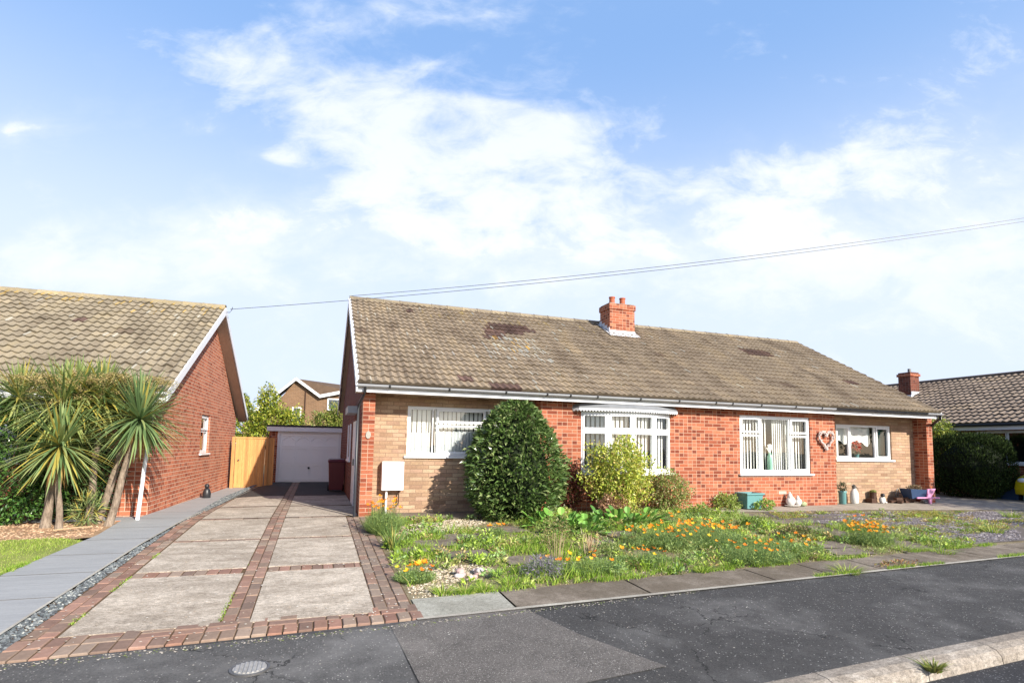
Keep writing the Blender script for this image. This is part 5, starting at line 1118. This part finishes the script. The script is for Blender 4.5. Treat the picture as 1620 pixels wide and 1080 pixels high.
def weeds(name,label,poly,n,pal,mask,h=.10,ln=(.025,.06),wd=.02):
    xs=np.array([p_[0] for p_ in poly]); ys=np.array([p_[1] for p_ in poly]); nc=n//26
    cx=rng.uniform(xs.min(),xs.max(),nc*4); cy=rng.uniform(ys.min(),ys.max(),nc*4); k=inpoly(cx,cy,poly)&mask(cx,cy); cx=cx[k][:nc]; cy=cy[k][:nc]; nc=len(cx)
    i=np.repeat(np.arange(nc),26); m_=len(i); rad=rng.uniform(.03,.10,nc)[i]; ht=(h*rng.uniform(.3,1.3,nc))[i]; a=rng.uniform(0,tau,m_); q=np.sqrt(rng.random(m_))
    x=cx[i]+np.cos(a)*q*rad; y=cy[i]+np.sin(a)*q*rad; z=gzv(x,y)+ht*rng.uniform(.1,1,m_)*(1-.5*q)
    D=np.stack([np.cos(a)*q,np.sin(a)*q,rng.uniform(0,1.,m_)],1)+rand_dir(m_)*.4
    base=palette(nc,pal,.2)[i]; v,f,c=leaves(np.stack([x,y,z],1),D,rng.uniform(ln[0],ln[1],m_),wd,np.clip(base*rng.uniform(.8,1.2,(m_,1)),0,1),cup=.15)
    o=mesh_obj(name,v,f,M['leaf'],None,c); tag(o,label,'weeds',None,'stuff')
WP=[(.34,.48,.06),(.42,.54,.10),(.22,.34,.05),(.48,.50,.16),(.28,.42,.14),(.50,.38,.16),(.15,.25,.05)]
weeds('weeds','tangle of mixed small leaved weeds covering the front garden',GP,14500,WP,lambda x,y:(fbm(x,y,2.6,41)>-.02)&keep(x,y,.26,.9)&~(in_gravel(x,y,.9)&(rng.random(len(x))<.8)),h=.13,ln=(.03,.075),wd=.028)
weeds('feathery_weeds','feathery blue green poppy foliage spread between the flower clumps',GP,14000,[(.36,.46,.14),(.28,.38,.11),(.42,.50,.14)],lambda x,y:keep(x,y,.26,.9)&(x>2.2)&(fbm(x,y,1.6,21)>-.2)&~in_gravel(x,y,.8),h=.16,ln=(.03,.07),wd=.008)
weeds('bed_weeds','low leafy weeds scattered through the slate bed',SB,4500,WP,lambda x,y:(fbm(x*.7,y*2.2,1.5,5)>-.05),h=.07)
grass('moss','low yellow green moss and weeds across the slate bed',SB,24000,(.02,.075),.010,lambda x,y:(fbm(x*.7,y*2.2,1.5,5)+rng.normal(0,.1,len(x))>.02),pal=[(.34,.38,.06),(.44,.38,.10),(.26,.34,.05),(.46,.26,.10)],p=[.35,.25,.25,.15],leanf=1.2)
grass('lawn_grass','mown light green lawn in front of the cordylines',[(-8,-6.0),(-3.97,-6.),(-3.72,-3.2),(-3.6,-1.55),(-3.9,-1.3),(-8,-1.4)],52000,(.018,.04),.006,None,pal=[(.30,.42,.06),(.38,.47,.09),(.48,.50,.18),(.2,.33,.04)],p=[.35,.3,.2,.15],leanf=.9,zoff=.012)
def edge_tufts(name,label,pts,n,h,spread,pal=GRN,p=[.3,.28,.2,.15,.07],zoff=.01):
    P=[]; 
    for (a,b_) in zip(pts[:-1],pts[1:]):
        t=rng.random(n//(len(pts)-1)); P.append(np.stack([a[0]+(b_[0]-a[0])*t,a[1]+(b_[1]-a[1])*t],1))
    P=np.concatenate(P); k=fbm(P[:,0]*1.,P[:,1],4.,11)>.0; P=P[k]; P+=rng.normal(0,spread,P.shape); m_=len(P)
    H_=rng.uniform(h*.4,h,m_); v,f,c=blades(np.stack([P[:,0],P[:,1],gzv(P[:,0],P[:,1])+zoff],1),H_,.007,rng.normal(0,1,(m_,2))*H_[:,None]*.6,palette(m_,pal,.2,p)); o=mesh_obj(name,v,f,M['grassblade'],None,c); tag(o,label,'grass',None,'stuff')
edge_tufts('edge_grass','weeds sprouting where the garden meets the slab row',[(x_,gy(x_)+.02) for x_ in (.2,3,6,9.5)],5000,.07,.03)
edge_tufts('edge_grass','weeds in the joint between slabs and tarmac',[(x_,by(x_)+.01) for x_ in (3.4,5,7,9.5)],2600,.06,.014)
edge_tufts('edge_grass','thin green moss line along the drive edging',[(-2.5,-5.3),(-2.5,-2.5)],700,.022,.012)
edge_tufts('edge_grass','thin weeds beside the centre brick strip of the drive',[(-1.44,-5.2),(-1.44,-3.3)],260,.025,.01)
edge_tufts('lawn_edge','longer grass along the lawn edge by the grey path',[(-3.97,-6.),(-3.72,-3.2),(-3.6,-1.6)],4200,.06,.02)
xx,yy=at(430,820)
# individual grass tufts, weeds
def tuft(px,py,label,h=.16,r_=.07,n=90,pal=GRN,name='grass_tuft',cat='grass tuft',w=.009,group='grass tufts in the front garden',lean=.55,xy=None):
    x,y=xy if xy else at(px,py); a=rng.uniform(0,tau,n); q=np.sqrt(rng.random(n))*r_; P=np.stack([np.cos(a)*q,np.sin(a)*q,np.zeros(n)],1); H_=rng.uniform(h*.55,h,n)
    ln=P[:,:2]*1.2+np.stack([np.cos(a),np.sin(a)],1)*H_[:,None]*rng.uniform(.1,lean,(n,1)); v,f,c=blades(P,H_,w,ln,palette(n,pal,.2)); o=mesh_obj(name,v,f,M['grassblade'],None,c); o.location=(x,y,gz(x,y)-.004); tag(o,label,cat,group); return o
tl=[(736,938,'bright grass tuft left of the pair by the front slabs'),(765,934,'bright grass tuft in the middle front beside the cobbles'),(806,925,'tall grass tuft left of the lavender'),(700,940,'low tuft above the pale new slab'),(670,868,'tuft beside the iris blades'),(690,880,'tuft at the left end of the slab row'),
    (740,845,'tuft in the upper gravel patch'),(1110,905,'grass tuft at the slab row, centre right'),(1150,898,'grass tuft right of the centre poppies'),(1270,862,'large green tuft left of the marigold mound'),(1300,848,'tuft behind the marigold mound'),(1340,905,'tuft on the slab row below the marigolds'),
    (1430,870,'tuft right of the marigold mound'),(1380,835,'tuft on the slate bed edge'),(1600,818,'bright fern like tuft far right by the yellow car'),(1570,842,'grass tuft on the right slate bed'),(1490,875,'low tuft beside the diagonal slabs'),(590,815,'green weed at the foot of the left pier'),(650,805,'weed against the buff wall right of the meter pipe')]
for px,py,lb in tl: tuft(px,py,lb,h=.13 if px<1500 else .22,r_=.08 if px<1200 else .14,n=120)
# kerb weeds
for px,py,lb,zz_ in ((1463,1050,'drooping fern like weed hanging over the kerb',-.24),(1348,1080,'brown tipped weed growing at the left end of the kerb',-.3),(1508,1050,'small weed in the gutter right of the hanging weed',-.33),(1550,1040,'small leafy weed in the gutter further right',-.33),(1408,1074,'tiny weed at the gutter between the larger weeds',-.33)):
    x,y=at(px,py,zz_); y-=.03 if px not in (1463,) else .06; zz_=-.335 if px!=1463 else -.27; big=px in (1463,1348); o=tuft(0,0,lb,h=.11 if big else .055,r_=.04,n=80,pal=[(.16,.24,.04),(.22,.2,.06),(.3,.34,.08)],name='kerb_weed',cat='weed',w=.014,group='weeds along the kerb',lean=1.1,xy=(x,y)); o.location.z=zz_
# iris blades
x,y=at(622,868); o=tuft(0,0,'fan of stiff upright iris blades beside the driveway edge',h=.42,r_=.08,n=60,pal=[(.14,.24,.06),(.22,.30,.08),(.46,.42,.12)],name='iris_clump',cat='iris',w=.022,group=None,lean=.55,xy=(x,y))
# poppies
def flower(mb,c0,s,col):
    k=4; a0=random.uniform(0,tau); tilt=np.array([random.uniform(-.5,.5),random.uniform(-.8,.2),1.]); tilt/=np.linalg.norm(tilt); a=np.cross(tilt,(0,1,0)); a/=np.linalg.norm(a); b=np.cross(tilt,a)
    for i in range(k):
        t=a0+tau*i/k; vs=[c0]; 
        for dt,rr,hh in ((-.75,.6,.25),(-.45,1.,.5),(0,1.08,.62),(.45,1.,.5),(.75,.6,.25)): vs.append(np.array(c0)+s*(rr*(cos(t+dt)*a+sin(t+dt)*b)+hh*tilt))
        cc=tuple(x*random.uniform(.85,1.1) for x in col); mb.add(vs,[(0,1,2,3),(0,3,4,5)],cc)
OR=[(.95,.33,.02),(1.0,.42,.03),(.92,.24,.02)]; YE_=[(1.0,.58,.03),(1.0,.68,.05)]
FG=[(.22,.32,.11),(.29,.40,.14),(.36,.46,.12),(.15,.25,.08)]
def poppy(px,py,label,nfl,rx,ry,h,cols=OR,nl=700,fs=.026,name='poppy_plant',cat='poppies'):
    nl=int(nl*1.4); h=h*1.15; nfl=int(nfl*.95+.5)
    x,y=at(px,py); t=thing(name,label,cat,(x,y,gz(x,y)),0,'orange poppy clumps')
    n=nl; a=rng.uniform(0,tau,n); q=np.sqrt(rng.random(n)); P=np.stack([np.cos(a)*q*rx,np.sin(a)*q*ry,np.zeros(n)],1); H_=h*rng.uniform(.35,1.,n)*(1.15-.5*q)
    v,f,c=blades(P*.8,H_,.006,P[:,:2]*.5+rng.normal(0,.3,(n,2))*H_[:,None],palette(n,FG,.2)); 
    m_=n; P2=np.stack([P[:,0],P[:,1],H_*rng.uniform(.3,.95,n)],1); v2,f2,c2=leaves(P2,rand_dir(n)+np.array([0,0,.5]),rng.uniform(.02,.045,n),.009,palette(n,FG,.2)); v,f,c=merge([(v,f,c),(v2,f2,c2)])
    mesh_obj('foliage',v,f,M['grassblade'],t,c)
    for i in range(nfl):
        a_=random.uniform(0,tau); r_=math.sqrt(random.random()); q=MB(); zz_=h*random.uniform(.75,1.2); c0=(cos(a_)*r_*rx,sin(a_)*r_*ry-.0,zz_); col=random.choice(cols)
        flower(q,c0,fs*random.uniform(.75,1.2),col); q.tube([(c0[0]*.8,c0[1]*.8,zz_*.3),c0],.0025,4,(.2,.28,.1)); q.build('flower',M['petal'],t)
poppy(606,842,'large orange poppy clump at the front left corner of the garden',34,.27,.36,.38,OR,2200,.030)
poppy(657,918,'low yellow and orange poppies beside the driveway front corner',16,.22,.20,.13,YE_+OR,700,.030)
poppy(785,846,'sparse orange poppies in front of the dark bush',5,.14,.14,.14,OR,260,.028)
poppy(935,905,'yellow and orange poppies near the front slabs right of the lavender',12,.42,.2,.16,YE_+OR,1100,.028)
poppy(1015,893,'yellow flowered poppy clump by the small pale gravel patch',10,.4,.25,.16,YE_+OR,1000,.028)
poppy(1040,862,'orange poppy patch left of centre in the deep garden',26,.5,.5,.22,OR+YE_,1500,.028)
poppy(1068,866,'orange poppies close together beside the larger poppy patch',16,.4,.4,.22,OR,900,.028)
poppy(1130,862,'densest orange poppy patch in the middle of the garden',40,.6,.55,.24,OR+OR+YE_,2200,.030)
poppy(1190,885,'poppies with a cluster of deep orange blooms right of centre',20,.55,.45,.20,OR,1700,.028)
poppy(1245,875,'scattered orange poppies near the low bronze plant',10,.5,.4,.18,OR,1000,.028)
poppy(1040,830,'orange poppies below the broad leaved plants',8,.45,.14,.16,OR,700,.028)
poppy(1100,845,'feathery poppies with few blooms behind the main patch',8,.5,.3,.18,OR,1100,.024)
poppy(860,900,'single orange poppies between slabs near the lavender',3,.2,.12,.12,OR,260,.026)
poppy(1376,860,'rounded mound of orange marigolds on the right',40,.30,.34,.24,[(.88,.36,.03),(.90,.42,.04),(.85,.30,.02)],1300,.036,'marigold_mound','marigolds')
poppy(1358,838,'few deep orange blooms behind the marigold mound',5,.25,.2,.2,OR,300,.03,'marigold_mound','marigolds')
# mounds of feathery foliage without many flowers
def mound(px,py,label,rx,ry,rz,n,ln,wd,pal,m='leaf',name='low_plant',cat='plant',zc=.0,group=None,xy=None,trunk=0):
    x,y=xy if xy else at(px,py); t=thing(name,label,cat,(x,y,gz(x,y)),0,group); v,f,c=crown((0,0,rz*.35+zc),(rx,ry,rz),n,ln,wd,pal,(.3,1.),.15,None,.7); v[:,2]=np.maximum(v[:,2],0.); mesh_obj('foliage',v,f,M[m],t,c); return t
mound(858,912,'grey purple lavender mound near the slab row',.24,.17,.17,1300,.06,.008,[(.22,.22,.20),(.28,.27,.28),(.14,.17,.12),(.30,.24,.36)],name='lavender',cat='lavender')
mound(1262,850,'low bronze green plant in the middle of the weeds',.32,.25,.15,900,.05,.02,[(.16,.18,.05),(.24,.17,.09),(.12,.18,.04)])
mound(1150,805,'light green bushy weed in front of the teal planter',.34,.26,.26,1100,.06,.03,[(.28,.38,.06),(.2,.3,.05),(.38,.42,.14)])
mound(1105,818,'bushy green weed left of the teal planter',.3,.2,.2,800,.055,.028,[(.24,.34,.06),(.3,.38,.1)])
mound(1207,806,'small leafy weed right of the teal planter',.3,.2,.17,500,.07,.04,[(.22,.34,.05),(.3,.4,.1)])
mound(1185,835,'dark leafy weed on the slabs below the planter',.26,.2,.15,600,.05,.025,[(.12,.2,.04),(.2,.3,.05)])
mound(1095,792,'pale feathery plant against the red wall',.3,.2,.3,900,.05,.014,[(.36,.36,.16),(.28,.34,.1),(.46,.44,.26)])
mound(1272,797,'small weed at the wall foot right of the white birds',.2,.08,.07,160,.05,.02,[(.2,.28,.05)])
mound(880,868,'straggly brown green plant with lilac flower spikes',.22,.2,.34,900,.045,.016,[(.26,.28,.10),(.34,.26,.12),(.18,.24,.06)],zc=.06)
mound(960,880,'ferny dull green clump at the centre front',.26,.2,.16,700,.05,.016,[(.22,.3,.09),(.3,.34,.12)])
mound(1420,895,'reddish dying weeds on the front slab row',.4,.12,.05,300,.04,.02,[(.4,.2,.1),(.34,.3,.1)])
# broad leaved bergenia
def bergenia(px,py,label,n,rx,ry):
    x,y=at(px,py); t=thing('broad_leaved_plant',label,'plant',(x,y,gz(x,y)),0,None); V=[];F=[];C=[];o=0
    for i in range(n):
        a=random.uniform(0,tau); q=math.sqrt(random.random()); b_=np.array([cos(a)*q*rx,sin(a)*q*ry,0.]); el=random.uniform(.15,1.2); d=np.array([cos(a)*cos(el),sin(a)*cos(el),sin(el)])
        s=np.array([-sin(a),cos(a),0]); nn=np.cross(s,d); h=random.uniform(.07,.26); c0=b_+d*h; l=random.uniform(.09,.16); w=l*.8; d2=d*.8+np.array([0,0,-.25]); d2/=np.linalg.norm(d2)
        out=[c0]; K=9
        for k in range(K): t_=pi*(-.5+k/(K-1))*1.0; out.append(c0+d2*l*(.5+.5*sin(t_))+ s*w*.5*cos(t_)*(1 if k else 0)*1.0+nn*(-.02)*cos(t_))
        for k in range(K): t_=pi*(.5-k/(K-1)); out.append(c0+d2*l*(.5+.5*sin(t_))- s*w*.5*cos(t_)+nn*(-.02)*cos(t_))
        cc=np.array(random.choice([(.14,.30,.045),(.20,.40,.07),(.28,.50,.10),(.09,.20,.035)]))*random.uniform(.85,1.15); m_=len(out); V+=out
        for k in range(1,m_-1): F.append((o,o+k,o+k+1)); C.append(cc)
        o+=m_; V+=[b_-s*.006,b_+s*.006,c0]; F.append((o,o+1,o+2)); C.append(np.array((.3,.3,.12))); o+=3
    mesh_obj('foliage',np.array(V),F,M['glossleaf'],t,np.array(C))
bergenia(885,838,'broad leaved bright green plant at the right foot of the dark bush',80,.40,.28)
bergenia(985,832,'widest broad leaved plant below the yellow green shrub',150,.66,.32)
bergenia(925,846,'broad leaved plant joining the two larger clumps',40,.25,.18)
# dried stems
def stems(px,py,label,n,r_,h,pal):
    x,y=at(px,py); q=MB()
    for i in range(n):
        a=random.uniform(0,tau); b_=(cos(a)*r_*random.random(),sin(a)*r_*random.random()); e=(b_[0]*1.5+random.uniform(-.06,.06),b_[1]*1.5,h*random.uniform(.6,1.05)); c=random.choice(pal); q.tube([(b_[0],b_[1],0),((b_[0]+e[0])/2,(b_[1]+e[1])/2,e[2]*.55),e],[.006,.005,.003],4,c)
    o=q.build('dry_stems',M['stem']); o.location=(x,y,gz(x,y)); tag(o,label,'dry plant')
stems(935,878,'bunch of pale straw coloured dry stems in the middle of the bed',34,.10,.26,[(.58,.42,.24),(.66,.52,.32),(.5,.34,.2)])
stems(882,886,'thin brown bare stems carrying the straggly plant',14,.14,.34,[(.34,.26,.14),(.45,.36,.2)])
x,y=at(240,852); q=MB(); q.tube([(-.22,-.03,.02),(.02,.0,.03),(.24,.05,.02)],.009,5,(.55,.40,.24)); o=q.build('fallen_cane',M['stem']); o.location=(-3.98,-.72,0.0); o.rotation_euler=(0,0,.5); tag(o,'thin fallen cane lying on bare earth by the cordylines','cane')

# ------------------------------------------------------------------ camera
cd=bpy.data.cameras.new('camera'); cam=bpy.data.objects.new('camera',cd); COL.objects.link(cam)
from mathutils import Matrix
cam.matrix_world=Matrix(((RV[0],UV_[0],-FV[0],CAM[0]),(RV[1],UV_[1],-FV[1],CAM[1]),(RV[2],UV_[2],-FV[2],CAM[2]),(0,0,0,1)))
cd.sensor_width=36; cd.sensor_fit='HORIZONTAL'; cd.lens=36*FPX/1620; cd.shift_y=(PY-540)/1620; cd.clip_start=.05; cd.clip_end=3000
S.camera=cam
# ------------------------------------------------------------------ light
AZ=Rd(22.); EL=Rd(28.)
sd=np.array([sin(AZ)*cos(EL),-cos(AZ)*cos(EL),sin(EL)])      # towards the sun
sun=bpy.data.lights.new('sun','SUN'); so_=bpy.data.objects.new('sun',sun); COL.objects.link(so_); sun.energy=SUN if 'SUN' in globals() else 5.0; sun.angle=Rd(.5); sun.color=(1,.93,.82)
from mathutils import Vector
so_.rotation_euler=Vector(sd.tolist()).to_track_quat('Z','Y').to_euler()
w=bpy.data.worlds.new('World'); S.world=w; w.use_nodes=True; nt=w.node_tree; bg=nt.nodes['Background']
sky=nt.nodes.new('ShaderNodeTexSky'); sky.sky_type='NISHITA'; sky.sun_disc=False; sky.sun_elevation=EL; sky.sun_rotation=math.atan2(sd[0],sd[1]); sky.air_density=1.0; sky.dust_density=.6; sky.ozone_density=2.5
tc=nt.nodes.new('ShaderNodeTexCoord'); V=tc.outputs['Generated']
def dot(v,c):
    n=nt.nodes.new('ShaderNodeVectorMath'); n.operation='DOT_PRODUCT'; nt.links.new(v,n.inputs[0]); n.inputs[1].default_value=tuple(c); return n.outputs['Value']
# cloud field: laid out by compass direction, on the sky itself
F0=np.array([.33,.944,0.]); R0=np.array([.944,-.33,0.])
q=math_(nt,'MAXIMUM',dot(V,F0),.08); uu=math_(nt,'DIVIDE',dot(V,R0),q); ww=math_(nt,'DIVIDE',dot(V,(0,0,1)),q)
cx=N(nt,'ShaderNodeCombineXYZ'); L(nt,uu,cx.inputs[0]); L(nt,ww,cx.inputs[1])
mp=N(nt,'ShaderNodeMapping'); mp.inputs['Scale'].default_value=(1,1.7,1); mp.inputs['Rotation'].default_value=(0,0,.2); L(nt,cx.outputs[0],mp.inputs[0])
n1=noise(nt,mp.outputs[0],4.2,9,.58,.6); n2=noise(nt,mp.outputs[0],13,7,.65,.4)
def uw(px,py):
    v=FV+RV*(px-810)/FPX+UV_*(PY-py)/FPX; d=v@F0; return (v@R0)/d,v[2]/d
blobs=[(390,110,150,62,1.),(640,20,130,28,.8),(700,175,170,38,.9),(800,215,150,50,.8),(560,155,70,30,.6),(680,105,45,16,.7),(760,300,240,80,1.),(700,340,200,70,.7),(540,215,90,28,.6),(440,248,35,14,.8),(1310,280,130,50,.95),(1480,200,120,60,.6),(1120,300,90,34,.5),(1560,80,150,60,.45),
       (1500,330,230,70,.8),(1150,390,260,50,.7),(250,400,190,46,.8),(60,430,110,30,.7),(370,350,90,34,.8),(30,205,60,14,.6),(325,205,25,14,.6),(1300,130,60,18,.3),(1550,430,300,80,.6),(900,440,300,40,.4)]
acc=None
for px,py,sx,sy,a in blobs:
    u0,w0=uw(px,py); u1,_=uw(px+sx,py); _,w1=uw(px,py-sy); su=abs(u1-u0); sw=abs(w1-w0)
    a1=math_(nt,'DIVIDE',math_(nt,'SUBTRACT',uu,u0),su); b1=math_(nt,'DIVIDE',math_(nt,'SUBTRACT',ww,w0),sw)
    r2=math_(nt,'ADD',math_(nt,'MULTIPLY',a1,a1),math_(nt,'MULTIPLY',b1,b1)); e=math_(nt,'MULTIPLY',math_(nt,'POWER',2.718,math_(nt,'MULTIPLY',r2,-.65)),a)
    acc=e if acc is None else math_(nt,'ADD',acc,e)
dens=math_(nt,'ADD',math_(nt,'MINIMUM',acc,1.25),math_(nt,'MULTIPLY_ADD',n1,2.6,-1.25)); dens=math_(nt,'ADD',dens,math_(nt,'MULTIPLY_ADD',n2,1.3,-.65))
# generic soft clouds for the rest of the sky
n3=noise(nt,V,3.,7,.6); back=math_(nt,'LESS_THAN',dot(V,F0),.08); dens=math_(nt,'ADD',dens,math_(nt,'MULTIPLY',back,math_(nt,'MULTIPLY_ADD',n3,2.2,-1.5)))
fr1=N(nt,'ShaderNodeMapRange',interpolation_type='SMOOTHSTEP'); L(nt,dot(V,F0),fr1.inputs[0]); fr1.inputs[1].default_value=-.15; fr1.inputs[2].default_value=.45
fr2=N(nt,'ShaderNodeMapRange',interpolation_type='SMOOTHSTEP'); L(nt,dot(V,(0,0,1)),fr2.inputs[0]); fr2.inputs[1].default_value=.92; fr2.inputs[2].default_value=.66
front=math_(nt,'MULTIPLY',fr1.outputs[0],fr2.outputs[0])
mr=N(nt,'ShaderNodeMapRange',interpolation_type='SMOOTHSTEP'); L(nt,dens,mr.inputs[0]); mr.inputs[1].default_value=.12; mr.inputs[2].default_value=1.6
cl_=mr.outputs[0]
# thin veil growing towards the horizon
hz=N(nt,'ShaderNodeMapRange',interpolation_type='SMOOTHSTEP'); L(nt,dot(V,(0,0,1)),hz.inputs[0]); hz.inputs[1].default_value=.62; hz.inputs[2].default_value=.20
veil=math_(nt,'MULTIPLY',math_(nt,'MULTIPLY',hz.outputs[0],.92),math_(nt,'MULTIPLY_ADD',front,.8,.2))
mask=math_(nt,'MAXIMUM',math_(nt,'MULTIPLY',cl_,.88),veil); mask=math_(nt,'ADD',mask,math_(nt,'MULTIPLY',cl_,math_(nt,'MULTIPLY',veil,.25)),clamp=True)
skyc=mixc(nt,math_(nt,'MULTIPLY',front,.66),mixc(nt,1.0,sky.outputs[0],(1.5,1.4,1.45),'MULTIPLY'),(2.6,4.6,8.3))
K=7.7
cc=mixc(nt,cl_,(K*.80,K*.90,K*1.09),(K*.95,K*1.0,K*1.09))
L(nt,mixc(nt,mask,skyc,cc),bg.inputs[0]); bg.inputs[1].default_value=.088
S.view_settings.view_transform='Standard'; S.view_settings.look='None'; S.view_settings.exposure=.64; S.view_settings.gamma=1
S.render.engine='CYCLES'
